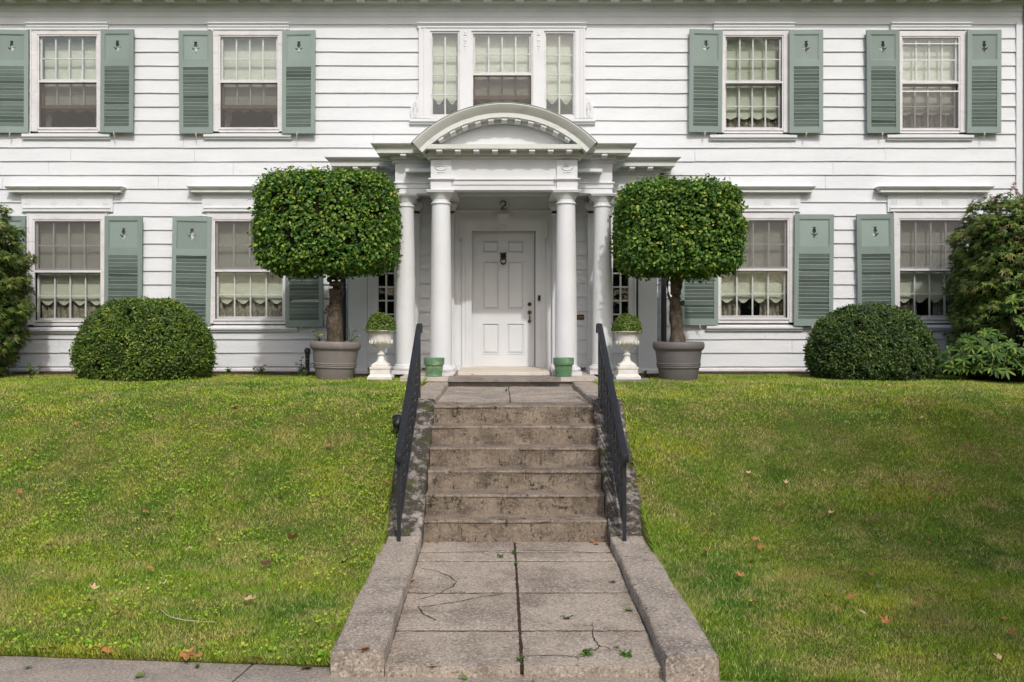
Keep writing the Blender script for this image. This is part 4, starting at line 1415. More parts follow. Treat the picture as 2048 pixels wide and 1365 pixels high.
# ---- segmental pediment
pc, ph, prise, pz = .056, 1.172, .50, EYE + 2.325
PR = (ph * ph + prise * prise) / (2 * prise)
pcz = pz + prise - PR
amax = math.asin(ph / PR)
def arc_sweep(prof, n=56, ext=0.0):
    """profile of (radial offset, y) along the arc"""
    k = len(prof)
    vs, fs = [], []
    for i in range(n + 1):
        a = -(amax + ext) + 2 * (amax + ext) * i / n
        for (dr, y) in prof:
            r_ = PR + dr
            vs.append((pc + r_ * math.sin(a), y, pcz + r_ * math.cos(a)))
    for i in range(n):
        for j in range(k):
            j2 = (j + 1) % k
            fs.append((i * k + j, i * k + j2, (i + 1) * k + j2, (i + 1) * k + j))
    fs += [tuple(range(k)), tuple(range(n * k, n * k + k))[::-1]]
    return MB().add(vs, fs)
ped = arc_sweep([(-.262, yC + .02), (-.262, yC - .025), (-.222, yC - .025), (-.215, yC - .05), (-.19, yC - .06), (-.165, yC - .06), (-.165, yC - .225), (-.105, yC - .225), (-.105, yC + .02)]).build('pediment', 'mildew', house, smooth=30)
arc_sweep([(-.104, yC + .02), (-.104, yC - .228), (-.09, yC - .24), (-.065, yC - .262), (-.035, yC - .285), (-.012, yC - .30), (0, yC - .30), (.004, PW + .2), (-.104, PW + .2)]).build('pediment_crown', 'mildew', ped, smooth=30)
arc_sweep([(.006, yC - .305), (.012, yC - .305), (.012, PW + .3), (.006, PW + .3)], ext=.012).build('pediment_roof', 'lead', ped, smooth=30)
ty = [(pc - ph + .12, zct)]
for i in range(41):
    a = -amax + 2 * amax * i / 40
    ty.append((pc + (PR - .25) * math.sin(a), max(zct, pcz + (PR - .25) * math.cos(a))))
ty.append((pc + ph - .12, zct))
MB().prism_y(ty, yC - .012, yC + .10).build('tympanum', 'trim', ped)
nm = 11
am2 = math.asin(min(1, (ph - .22) / PR)) * .96
for i in range(nm):
    a = -am2 + 2 * am2 * i / (nm - 1)
    r_ = PR - .166
    o = link('modillion', mesh_mod, ped, (pc + r_ * math.sin(a), yC - .064, pcz + r_ * math.cos(a)), (0, a, 0))
pd = MB()
nt = 84
for i in range(nt):
    a = -am2 * .985 + 2 * am2 * .985 * i / (nt - 1)
    da = .0095 / PR * .95
    vs = []
    for r_ in (PR - .256, PR - .228):
        for aa, y in ((a - da, yC - .025), (a + da, yC - .025), (a + da, yC - .042), (a - da, yC - .042)):
            vs.append((pc + r_ * math.sin(aa), y, pcz + r_ * math.cos(aa)))
    pd.add(vs, [(0, 1, 2, 3), (4, 5, 6, 7), (0, 1, 5, 4), (1, 2, 6, 5), (2, 3, 7, 6), (3, 0, 4, 7)])
dn = pd.build('dentils', 'trim', ped)
dn['kind'] = 'stuff'

# downspouts by the entrance bay and at the corner
for px in (686, 1328):
    X = wx(px, DW - .15)
    d = MB()
    d.tube([(X, DW - .13, EYE - .45), (X, DW - .13, EYE + 1.9), (X * .985, DW - .2, EYE + 2.15), (X * .975, DW - .22, EYE + 2.28)], .042, 12)
    p = d.build('downspout', 'black_iron', house, smooth=True)
    b = MB()
    for zz in (EYE - .33, EYE + 1.2):
        b.box(X - .10, X + .10, DW - .13, DW - .09, zz, zz + .03)
    b.build('bracket', 'black_iron', p)
MB().tube([(X1 + .055, DW - .05, EYE - .75), (X1 + .055, DW - .05, hz(12))], .05, 10).build('downspout', 'shutter', house, smooth=True)
disc(disc(MB(), hx(86), hz(730), .035, DW - .05, DW - .02), hx(86), hz(731), .02, DW - .07, DW - .05).build('hose_spigot', 'trim_worn', house, smooth=35)

# ------------------------------------------------------------------ where a picture ray meets the ground
def ground_at(X, D):
    if WI_L < X < WI_R and D > 5.5:
        if D < 8.35:
            return float(walk_z(D))
        if D < 9.6:
            k = min(5, int((9.6 - D) / .25) + 1)
            return EYE - .78 - .172 * k
        if D < 12.55:
            return EYE - .776
        return ZP0
    if (WALK_L < X < WI_L or WI_R < X < WALK_R) and 5.5 < D < 12.5:
        return EYE + float(np.interp(D, [5.5, 8.12, 9.9, 12.5], [-1.80, -1.725, -.73, -.72]))
    if D < lawn_edge(X):
        return 0.0
    return float(lawn_z(X, D))

def hit(px, py):
    D = 4.5
    while D < 14.6:
        X, z = wx(px, D), wz(py, D)
        if z <= ground_at(X, D):
            return Vector((X, D, ground_at(X, D)))
        D += .01
    return Vector((wx(px, 14.2), 14.2, EYE - .73))

# soil bed along the foot of the wall
for (xa, xb) in ((-9.0, WX0 - .02), (WX1 + .02, X1 + .6), (WX0 - .02, wx(800, 13) - .02), (wx(1196, 13) + .02, WX1 + .02)):
    n = max(4, int((xb - xa) / .12))
    V, F = [], []
    inner = (xa < -9.5) 
    front = 14.18 if xb - xa > 2 else 13.55
    back = DW - .01 if xb - xa > 2 else PW + .02
    for i in range(n + 1):
        x = xa + (xb - xa) * i / n
        for j in range(8):
            y0 = front + .06 * math.sin(3.3 * x) + random.uniform(-.03, .03)
            y = y0 + (back - y0) * j / 7
            V.append((x, y, float(lawn_z(x, y)) + (.016 if j else -.01) + random.uniform(0, .014)))
    for i in range(n):
        for j in range(7):
            q = i * 8 + j
            F.append((q, q + 8, q + 9, q + 1))
    tag(MB().add(V, F).build('soil_bed', 'soil'), kind='structure')

# ------------------------------------------------------------------ iron railings
def railing(X, label):
    o = empty('iron_railing', (X, 8.0, EYE - 1.745), label, 'railing', 'handrails of the front steps')
    def zr(D):
        return EYE - 1.025 + (D - 8.0) * (1.015 / 2.0)
    cap = MB()
    w = .029
    pts = [(7.955, -.075), (7.945, -.045), (7.95, -.012), (7.975, .0)]
    path = [(d, zr(8.0) + dz) for d, dz in pts] + [(8.0 + 2.0 * i / 12, zr(8.0 + 2.0 * i / 12)) for i in range(1, 13)] + [(10.045, zr(10.0) + .016), (10.075, zr(10.0) - .002), (10.08, zr(10) - .05), (10.07, zr(10) - .07)]
    V, F = [], []
    n = len(path)
    for i, (y, z) in enumerate(path):
        a, b = path[max(i - 1, 0)], path[min(i + 1, n - 1)]
        t = Vector((b[0] - a[0], b[1] - a[1])).normalized()
        nx = Vector((-t.y, t.x))
        for (u, v) in ((-w, -.018), (-w, .002), (-w * .7, .008), (0, .010), (w * .7, .008), (w, .002), (w, -.018)):
            V.append((X + u, y + nx.x * v, z + nx.y * v))
    k = 7
    for i in range(n - 1):
        for j in range(k):
            F.append((i * k + j, i * k + (j + 1) % k, (i + 1) * k + (j + 1) % k, (i + 1) * k + j))
    F += [tuple(range(k)), tuple(range((n - 1) * k, n * k))[::-1]]
    cap.add(V, F).build('top_rail', 'rail_cap', o, smooth=35)
    for D in (8.0, 10.0):
        MB().box(X - .0145, X + .0145, D - .0145, D + .0145, EYE - 1.80 if D < 9 else EYE - .80, zr(D) - .010).build('post', 'black_iron', o)
    lo = MB()
    V = []
    for D in (8.0145, 9.9855):
        for (u, v) in ((-.012, -.012), (.012, -.012), (.012, .012), (-.012, .012)):
            V.append((X + u, D, zr(D) - .60 + v))
    lo.add(V, [(0, 1, 2, 3), (4, 5, 6, 7), (0, 1, 5, 4), (1, 2, 6, 5), (2, 3, 7, 6), (3, 0, 4, 7)])
    lo.build('bottom_rail', 'black_iron', o)
    nb = 15
    for i in range(1, nb):
        D = 8.0 + 2.0 * i / nb
        m = MB()
        z0, z1 = zr(D) - .59, zr(D) - .012
        if i % 2 == 0:
            m.box(X - .0075, X + .0075, D - .0075, D + .0075, z0, z1)
        else:                                   # twisted bar
            vs, fs = [], []
            for j in range(25):
                a0 = j * .55 if 4 < j < 20 else (4 * .55 if j <= 4 else 20 * .55)
                for q in range(4):
                    a = a0 + q * math.pi / 2 + math.pi / 4
                    vs.append((X + .0115 * math.cos(a), D + .0115 * math.sin(a), z0 + (z1 - z0) * j / 24))
            for j in range(24):
                for q in range(4):
                    fs.append((j * 4 + q, j * 4 + (q + 1) % 4, j * 4 + 4 + (q + 1) % 4, j * 4 + 4 + q))
            m.add(vs, fs)
        m.build('baluster', 'black_iron', o)
railing(-.812, 'black iron handrail on the mossy cheek wall, beside the small lawn floodlight')
railing(1.0, 'black iron handrail on the paler cheek wall, away from the floodlight')

# ------------------------------------------------------------------ pots, urns and their plants
GZ = EYE - .70
def grey_pot(px, D, ztop, r_, mat, label, tilt=0):
    X = wx(px, D)
    z0 = GZ - .03
    h = ztop - z0
    prof = [(r_ * .70, 0), (r_ * .715, .02 * h), (r_ * .80, .33 * h), (r_ * .835, .335 * h), (r_ * .845, .355 * h), (r_ * .835, .375 * h), (r_ * .82, .378 * h), (r_ * .845, .385 * h), (r_ * .855, .40 * h), (r_ * .845, .418 * h), (r_ * .828, .42 * h), (r_ * .855, .427 * h), (r_ * .865, .442 * h), (r_ * .855, .458 * h), (r_ * .832, .461 * h),
            (r_ * .90, .78 * h), (r_ * .93, .785 * h), (r_ * .94, .80 * h), (r_ * .95, .805 * h), (r_ * .985, .83 * h), (r_ * 1.0, .87 * h), (r_ * 1.0, .93 * h), (r_ * .985, .975 * h), (r_ * .95, 1.0 * h), (r_ * .90, .995 * h), (r_ * .87, .96 * h), (r_ * .86, .88 * h)]
    o = MB().lathe(X, D, [(a, z0 + b) for a, b in prof], 64).build('planter_pot', mat, None, smooth=35)
    o.rotation_euler = (0, R(tilt), 0)
    tag(o, label, 'plant pot', 'large round pots of the clipped trees')
    s = MB().lathe(X, D, [(r_ * .859, z0 + h * .90), (r_ * .4, z0 + h * .92), (.001, z0 + h * .925)], 32).build('soil', 'soil', o)
    return X

def topiary(px, D, pot_top, crown, trunk, label, seed, side_shoot):
    X = wx(px, D)
    o = empty('topiary_tree', (X, D, pot_top - .05), label, 'tree', 'clipped box-shaped trees in pots')
    cx, cz, a, b, cu, cd = crown
    tb = MB()
    pts, rad = [], []
    top = cz - cd + .25
    z0 = pot_top - .07
    lean = trunk['lean']
    for i in range(27):
        u = i / 26
        pts.append((X + lean * u + .014 * math.sin(7 * u + seed), D + .012 * math.cos(6 * u), z0 + (top - z0) * u))
        rad.append(trunk['r'] * (1.32 - .42 * min(1, u * 3)) * (1 + .12 * math.sin(17 * u + seed)))
    tb.tube(pts, rad, 18, jit=.20)
    tz = tb.build('trunk', 'bark', o, smooth=70)
    for k in range(5):                          # limbs inside the crown
        ang = k * 1.3 + seed
        p0 = Vector(pts[-3])
        MB().tube([p0, p0 + Vector((.25 * math.cos(ang), .2 * math.sin(ang), .18)), p0 + Vector((.55 * math.cos(ang), .36 * math.sin(ang), .42))], [.035, .025, .012], 8).build('limb', 'bark', o, smooth=True)
    for (q, zz, side) in trunk['knots']:
        MB().lathe(X + lean * q + side * trunk['r'] * .9, D - trunk['r'] * .55, [(.001, zz - .04), (.026, zz - .028), (.034, zz), (.024, zz + .028), (.001, zz + .04)], 10, jit=.3).build('knot', 'bark', tz, smooth=True)
    if side_shoot:
        MB().tube([(X - trunk['r'] * .7, D - .02, z0 + .55), (X - .12, D - .03, z0 + .68), (X - .13, D - .02, z0 + .82), (X - .10, D, z0 + 1.02)], [.022, .018, .016, .014], 8).build('limb', 'bark', o, smooth=True)
    c = leaf_crown('crown', o, (cx, D - .08, cz), a, b, cu, cd, 5.2, 27000, .049, OVAL, 'holly', depth=.075, lump=.034, lumpf=5.6, outw=.65, seed=seed, gaps=.42)
    leaf_crown('loose_shoots', o, (cx, D - .08, cz), a * 1.045, b * 1.04, cu * 1.045, cd * 1.06, 4.4, 620, .045, OVAL, 'holly', depth=.05, lump=.05, lumpf=9, seed=seed + 2)['kind'] = 'stuff'
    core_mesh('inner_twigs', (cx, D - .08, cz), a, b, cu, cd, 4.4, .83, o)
    return o

grey_pot(669, 13.0, wz(683, 13.0), .33, 'greypot', 'brownish grey round pot leaning slightly, holding the larger clipped tree', 1.6)
topiary(671, 13.0, wz(683, 13.0), (wx(655, 12.92), EYE + 1.262, .872, .62, .690, .585), {'r': .098, 'lean': -.0, 'knots': [(.3, wz(575, 13), 1), (.5, wz(618, 13), -1), (.6, wz(600, 13), .4), (.2, wz(560, 13), -.8)]},
        'wide clipped tree with domed dark green crown on thick gnarled trunk, beside the standpipe', 3, False)
grey_pot(1357, 13.0, wz(684, 13.0), .335, 'greypot_dark', 'dark grey round pot standing level, holding the smaller clipped tree')
topiary(1354, 13.0, wz(684, 13.0), (wx(1354.5, 12.92), EYE + 1.222, .775, .58, .610, .570), {'r': .082, 'lean': -.02, 'knots': [(.3, wz(607, 13), 1), (.5, wz(642, 13), -.3), (.2, wz(575, 13), .2)]},
        'smaller squarer clipped tree with yellow-tipped crown and a thin side shoot on its trunk', 8, True)

def urn(px, D, ztop, zbase, label, glabel):
    X = wx(px, D)
    o = empty('garden_urn', (X, D, zbase), label, 'urn', 'white cast iron urns flanking the porch')
    h = ztop - zbase
    def Z(u): return zbase + h * u
    b = MB()
    n = 48
    prof = [(.045, .50), (.055, .51), (.040, .525), (.036, .56), (.040, .60), (.060, .635), (.10, .67), (.128, .71), (.138, .745), (.142, .765), (.140, .775), (.146, .78), (.148, .86), (.156, .93), (.172, .965), (.195, .982), (.198, .992), (.192, 1.0), (.16, .995), (.14, .93)]
    vs, fs = [], []
    for (r_, u) in prof:
        for k in range(n):
            a = 2 * math.pi * k / n
            rr = r_
            if .55 < u < .74:
                rr *= 1 + .045 * math.cos(16 * a)      # gadroons
            elif .79 < u < .95:
                rr *= 1 + .022 * math.cos(24 * a)      # flutes
            vs.append((X + rr * math.cos(a), D + rr * math.sin(a), Z(u)))
    for i in range(len(prof) - 1):
        for k in range(n):
            fs.append((i * n + k, i * n + (k + 1) % n, (i + 1) * n + (k + 1) % n, (i + 1) * n + k))
    b.add(vs, fs)
    bw = b.build('bowl', 'urn', o, smooth=50)
    for k in range(16):                         # leaf band round the belly
        a = 2 * math.pi * k / 16
        MB().tube([(X + .143 * math.cos(a + t), D + .143 * math.sin(a + t), Z(.755) + .02 * math.cos(4 * t * 8)) for t in (-.16, -.08, 0, .08, .16)], [.006, .011, .015, .011, .006], 6).build('leaf_relief', 'urn', bw, smooth=True)
    MB().lathe(X, D, [(.085, Z(.33)), (.080, Z(.345)), (.056, Z(.37)), (.045, Z(.42)), (.038, Z(.475)), (.046, Z(.485)), (.052, Z(.495)), (.045, Z(.505))], 24).build('stem', 'urn', o, smooth=40)
    MB().lathe(X, D, [(.108, Z(.255)), (.108, Z(.30)), (.098, Z(.315)), (.075, Z(.34)), (.05, Z(.36))], 4, square=True).build('foot', 'urn', o)
    MB().lathe(X, D, [(.158, Z(0)), (.158, Z(.05)), (.150, Z(.065)), (.140, Z(.085)), (.128, Z(.10)), (.124, Z(.20)), (.132, Z(.215)), (.132, Z(.25)), (.120, Z(.257)), (.05, Z(.258))], 4, square=True).build('pedestal', 'urn', o)
    MB().lathe(X, D, [(.139, Z(.93)), (.001, Z(.95))], 24).build('soil', 'soil', o)
    p = empty('boxwood_ball', (X, D, Z(.95)), glabel, 'shrub', 'clipped boxwood in the urns')
    leaf_crown('foliage', p, (X, D, Z(.99)), .185, .185, .228, .06, 2.2, 5200, .024, OVAL, 'box', depth=.018, lump=.012, lumpf=16, seed=px % 17, zmin=Z(.985))
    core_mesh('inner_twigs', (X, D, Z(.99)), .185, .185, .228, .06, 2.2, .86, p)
urn(762, 12.85, wz(661, 12.85), EYE - .70, 'clean white cast iron urn on stepped pedestal, standing in grass', 'clipped boxwood dome in the urn that stands in grass')
urn(1254, 12.85, wz(663, 12.85), EYE - .695, 'rust-stained white cast iron urn standing on dark stone slab', 'clipped boxwood dome in the rust-stained urn on the stone slab')
s = MB()
Xs = wx(1256, 12.85)
slab_mesh(s, [(Xs - .22, 12.62), (Xs + .24, 12.64), (Xs + .24, 13.08), (Xs - .22, 13.06)], lambda x, y: EYE - .696, .08, 6, 6, .004, .006)
tag(s.build('stone_slab', 'bluestone', None, smooth=50), 'flat dark stone slab lying under the rust-stained urn', 'stone slab')

def green_pot(px, label, seed):
    D = 12.71
    X = wx(px, D)
    z = ZP0 + .001
    h = .238
    r_ = .135
    prof = [(r_ * .74, 0), (r_ * .75, .006), (r_ * .86, h * .62), (r_ * .95, h * .625), (r_ * .965, h * .65), (r_ * 1.0, h * .97), (r_ * .985, h), (r_ * .92, h), (r_ * .90, h * .96), (r_ * .84, h * .5), (r_ * .80, h * .45)]
    o = MB().lathe(X, D, [(a, z + b) for a, b in prof], 48).build('flower_pot', 'greenpot', None, smooth=30)
    tag(o, label, 'flower pot', 'green glazed pots on the stoop')
    MB().lathe(X, D, [(r_ * .86, z + h * .80), (.001, z + h * .82)], 24).build('soil', 'soil', o)
green_pot(868, 'empty green glazed flower pot with pale streaks, on the hinge side of the door', 1)
green_pot(1127, 'empty green glazed flower pot standing on the handle side of the door', 2)

# ------------------------------------------------------------------ clipped yews by the wall
def yew(px, D, a, top, mat, label, seed):
    X = wx(px, D)
    zb = EYE - .72
    o = empty('yew_shrub', (X, D, zb), label, 'shrub', 'dome-clipped shrubs under the windows')
    cz = zb + .24
    cu = top - cz
    for k in range(6):
        an = k * 1.1
        MB().tube([(X + .1 * math.cos(an), D + .1 * math.sin(an), zb - .05), (X + .3 * math.cos(an), D + .25 * math.sin(an), zb + .3), (X + .5 * math.cos(an), D + .4 * math.sin(an), zb + .55)], [.04, .03, .015], 8).build('stem', 'bark', o, smooth=True)
    leaf_crown('foliage', o, (X, D, cz), a, .72, cu, .42, 2.35, 62000, .034, NEEDLE, mat, depth=.045, lump=.042, lumpf=6.0, outw=.5, seed=seed, zmin=zb, gaps=.48)
    leaf_crown('shoots', o, (X, D, cz), a * 1.02, .74, cu * 1.02, .42, 2.35, 6000, .040, NEEDLE, mat, depth=.02, lump=.03, lumpf=11, outw=.2, seed=seed + 1, zmin=zb)
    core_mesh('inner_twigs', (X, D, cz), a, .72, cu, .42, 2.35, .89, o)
yew(289.5, 13.35, .875, wz(601, 13.35), 'yew', 'broad bright green dome-clipped shrub by a window, on the standpipe side', 2)
yew(1740, 13.35, .80, wz(613, 13.35), 'yew_dark', 'dark green dome-clipped shrub between the rhododendron and the dark grey pot', 5)

# ------------------------------------------------------------------ weeping maples and rhododendron at the edges
def weeping_maple(X, D, a, b, zt, label, seed, n, reds, pw=3.0):
    zb = EYE - .72
    o = empty('weeping_maple', (X, D, zb), label, 'shrub', 'weeping maples at the corners of the house')
    tb = MB().tube([(X, D, zb - .05), (X + .05, D, zb + .5), (X - .06, D + .02, zb + 1.1), (X + .02, D, zb + 1.7)], [.09, .075, .06, .03], 12, jit=.2)
    tb.build('trunk', 'bark', o, smooth=70)
    for k in range(9):
        an = k * .7 + seed
        p0 = Vector((X, D, zb + 1.1 + .08 * k))
        MB().tube([p0, p0 + Vector((.45 * a * math.cos(an), .45 * b * math.sin(an), .22)), p0 + Vector((.85 * a * math.cos(an), .85 * b * math.sin(an), -.05)), p0 + Vector((.95 * a * math.cos(an), .95 * b * math.sin(an), -.6))], [.028, .02, .012, .006], 6).build('branch', 'bark', o, smooth=True)
    cz = zb + 1.15
    cu = zt - cz
    # tiers of drooping leaves
    d = super_dirs(n * 2)
    t = super_surface(d, a, b, cu, 1.15, pw)
    w = t ** 2
    keep = RNG.random(len(d)) < np.clip(w / np.percentile(w, 92), 0, 1)
    d, t = d[keep][:n], t[keep][:n]
    S = d * t[:, None]
    N0 = super_normal(S, a, b, cu, 1.15, pw)
    tier = .055 * np.sin(S[:, 2] * 17 + 2.5 * fnoise(S, 3, seed)) + .05 * fnoise(S, 4, seed + 1) + .04 * fnoise(S, 9, seed + 4)
    dep = -np.abs(RNG.normal(size=len(d))) * .07 + RNG.random(len(d)) ** 5 * .06
    P = S + N0 * (tier + dep)[:, None]
    P[:, 2] = np.maximum(P[:, 2], -1.12)
    N = N0 * .55 + np.array([0, -.1, .75]) + RNG.normal(size=P.shape) * .38
    tang = N0 * .9 + np.array([0, 0, -.9]) + RNG.normal(size=P.shape) * .35
    V, F = scatter(P + np.array((X, D, cz)) - np.array(wo(o)), N, .094 * (.6 + .6 * RNG.random(len(P))), PALM[0], PALM[1], tang)
    link('crown', np_mesh('crown', V, F, 'maple', False), o, wo(o))
    core_mesh('inner_twigs', (X, D, cz), a, b, cu, 1.13, pw, .82, o)
    for (rx, rz, ln) in reds:                   # reddish shoots above the crown
        base = Vector((X + rx, D - .2, cz + cu * .93))
        tip = base + Vector((.14 * ln, -.04, rz))
        MB().tube([base, base.lerp(tip, .5) + Vector((.02, 0, .03)), tip], [.006, .004, .003], 5).build('shoot', 'red_leaf', o)
        pp = np.array([base.lerp(tip, .35 + .65 * k / 11) + Vector((random.uniform(-.05, .05), random.uniform(-.03, .03), random.uniform(-.03, .03))) for k in range(12)])
        V, F = scatter(pp - np.array(wo(o)), np.tile([0, -.6, .6], (12, 1)) + RNG.normal(size=(12, 3)) * .3, .06, PALM[0], PALM[1], np.tile([.3, 0, -.8], (12, 1)) + RNG.normal(size=(12, 3)) * .5)
        link('shoot_leaves', np_mesh('shoot_leaves', V, F, 'red_leaf', False), o, wo(o))
weeping_maple(wx(-92, 13.4), 13.4, .86, .8, EYE + 1.66, 'weeping maple with palmate leaves beside the window nearest the hose spigot', 2, 11500, [(.35, .26, .3), (.5, .16, .8)])
weeping_maple(wx(2072, 13.5), 13.5, .97, .8, EYE + 1.70, 'weeping maple with bronze-tinged leaves rising behind the rhododendron', 6, 14500, [(-.35, .26, -.6), (-.55, .10, -1.2)], 4.2)

def rhododendron(label):
    X, D, zb = wx(2035, 12.75), 12.75, EYE - .72
    o = empty('rhododendron', (X, D, zb), label, 'shrub')
    Ps, Ns, Ts, Ss = [], [], [], []
    st = MB()
    cnt = 0
    while cnt < 360:
        u = RNG.normal(size=3)
        u /= np.linalg.norm(u)
        if u[2] < -.25:
            continue
        rr = (1 - .40 * RNG.random() ** 1.5)
        c = np.array([X + .98 * u[0] * rr, D + .55 * u[1] * rr, zb + .20 + (1.08 if u[0] > -.25 else .50) * max(u[2], -.1) * rr])
        if c[1] > D + .45 and c[2] < zb + .3:
            continue
        cnt += 1
        ax = np.array([u[0] * .7, u[1] * .7 - .25, .75 + .2 * RNG.random()])
        ax /= np.linalg.norm(ax)
        st.tube([Vector((X + .3 * u[0], D + .2 * u[1], zb + .1)), Vector(c - ax * .12), Vector(c)], [.009, .007, .006], 5)
        e1 = np.cross(ax, [.3, .2, .9]); e1 /= np.linalg.norm(e1)
        e2 = np.cross(ax, e1)
        nl = random.randint(7, 11)
        for k in range(nl):
            a = 2 * math.pi * k / nl + random.uniform(-.2, .2)
            out = e1 * math.cos(a) + e2 * math.sin(a)
            lift = random.uniform(-.25, .55)
            Ps.append(c)
            Ts.append(out + ax * lift)
            Ns.append(ax - out * lift * .6 + RNG.normal(size=3) * .12)
            Ss.append(random.uniform(.085, .14))
    V, F = scatter(np.array(Ps) - np.array(wo(o)), np.array(Ns), np.array(Ss), LONG[0], LONG[1], np.array(Ts))
    link('foliage', np_mesh('foliage', V, F, 'rhodo'), o, wo(o))
    st.build('stems', 'twig', o)['kind'] = 'stuff'
    core_mesh('inner_twigs', (X + .1, D + .15, zb + .05), .75, .38, .55, .1, 2.2, 1.0, o)
rhododendron('rhododendron with whorls of long leathery leaves in front of the bronze-tinged maple')

# ------------------------------------------------------------------ small things by the wall and on the lawn
X = wx(615, 14.0)
o = empty('standpipe', (X, 14.0, EYE - .72), 'short rusty black standpipe with cap, beside the brownish grey pot', 'pipe')
MB().tube([(X, 14.0, EYE - .76), (X, 14.0, EYE - .42)], .030, 12).build('pipe', 'black_iron', o, smooth=True)
MB().tube([(X, 14.0, EYE - .46), (X, 14.0, EYE - .40)], .034, 12).build('rusty_collar', 'bronze', o, smooth=True)
MB().lathe(X, 14.0, [(.03, EYE - .40), (.045, EYE - .39), (.048, EYE - .36), (.036, EYE - .335), (.018, EYE - .325)], 14).build('cap', 'black_iron', o, smooth=True)

D = 9.75
X = wx(793, D)
zz = float(lawn_z(X, D))
o = empty('floodlight', (X, D, zz), 'small dark round garden floodlight on a stake beside the handrail', 'lamp')
MB().tube([(X, D, zz - .05), (X, D, zz + .06), (X, D + .01, zz + .10)], .012, 8).build('stake', 'black', o)
hb = MB()
dirv = Vector((.12, .75, .62)).normalized()
c0 = Vector((X, D, zz + .10))
hb.tube([c0, c0 + dirv * .02, c0 + dirv * .05, c0 + dirv * .10, c0 + dirv * .125], [.018, .040, .052, .058, .060], 20)
hb.build('lamp_head', 'black', o, smooth=50)
hb = MB().tube([c0 + dirv * .115, c0 + dirv * .135], [.068, .066], 20)
hb.build('hood_ring', 'greypot_dark', o, smooth=50)

twig_pts = [hit(*p) for p in ((322, 1233), (334, 1245), (345, 1251), (372, 1256), (400, 1258), (431, 1260))]
tag(MB().tube([p + Vector((0, 0, .045)) for p in twig_pts], [.0015, .002, .0025, .0025, .002, .0015], 6).build('twig', 'wood_grey', None, smooth=True), 'thin pale bare twig lying across the grass near the pavement', 'twig')

def weed(X, D, z, r_, h, n, label, mat='weed', tm=OVAL, size=.05):
    o = empty('weed', (X, D, z), label, 'weed', 'weeds along the foot of the wall')
    st = MB()
    Ps, Ns, Ts = [], [], []
    for k in range(max(3, n // 9)):
        a = random.random() * 6.28
        tip = Vector((r_ * random.random() * math.cos(a), r_ * .6 * random.random() * math.sin(a), h * random.uniform(.5, 1)))
        st.tube([(X, D, z - .02), (X + tip.x * .4, D + tip.y * .4, z + tip.z * .6), (X + tip.x, D + tip.y, z + tip.z)], [.004, .003, .002], 5)
        for q in range(9):
            u = .25 + .75 * q / 8
            Ps.append((X + tip.x * u, D + tip.y * u, z + tip.z * u))
            b = random.random() * 6.28
            Ts.append((math.cos(b), math.sin(b), .1))
            Ns.append((.3 * random.gauss(0, 1), -.3 + .3 * random.gauss(0, 1), 1))
    V, F = scatter(np.array(Ps) - np.array(wo(o)), np.array(Ns), size * (.6 + .8 * RNG.random(len(Ps))), tm[0], tm[1], np.array(Ts))
    link('leaves', np_mesh('leaves', V, F, mat), o, wo(o))
    st.build('stalks', 'twig', o)['kind'] = 'stuff'
for (px, D, r_, h, n, lab) in ((603, 13.7, .16, .26, 60, 'leafy weed growing up round the standpipe'),
                               (522, 14.3, .10, .16, 36, 'low pale weed at the wall between the bright domed shrub and the standpipe'),
                               (457, 14.35, .06, .10, 18, 'tiny weed at the wall close beside the bright domed shrub'),
                               (704, 13.2, .06, .16, 18, 'yellowing weed between the brownish grey pot and the urn'),
                               (1296, 13.3, .09, .10, 24, 'low weed between the rust-stained urn and the dark grey pot'),
                               (1890, 13.8, .34, .16, 120, 'ground-hugging leafy weed between the dark domed shrub and the rhododendron'),
                               (62, 13.2, .14, .24, 50, 'young weed at the foot of the weeping maple by the spigot')):
    X = wx(px, D)
    weed(X, D, float(lawn_z(X, D)), r_, h, n, lab)
for (px, lab) in ((640, 'thin sprig growing out of the brownish grey pot, on its outer side'), (700, 'thin sprig growing out of the brownish grey pot, on its porch side')):
    X = wx(px, 12.95)
    weed(X, 12.95, wz(690, 12.95), .12, .22, 22, lab, 'holly', OVAL, .045)
for (px, py, lab) in ((1027, 1108, 'weed sprouting in the joint of the walk at the foot of the steps'), (1031, 1130, 'weed in the middle joint of the walk one flag from the steps'), (1003, 1116, 'low weed in the cross joint nearest the steps'),
                      (1041, 1322, 'weed in the middle joint at the pavement edge'), (1168, 1311, 'short grass tuft in a crack near the pavement edge'), (1258, 1313, 'long grass tuft in a crack beside the blunt kerb end'),
                      (1133, 1240, 'small dry tuft in the cross joint of the walk'), (1013, 783, 'weed in the joint of the landing below the stoop'), (395, 1335, 'weed filling the joint between two pavement flags')):
    p = hit(px, py)
    weed(p.x, p.y, p.z, .05 if py > 900 else .03, .03, 27, lab, 'weed', NEEDLE if 'grass' in lab else OVAL, .015 if 'grass' not in lab else .030)

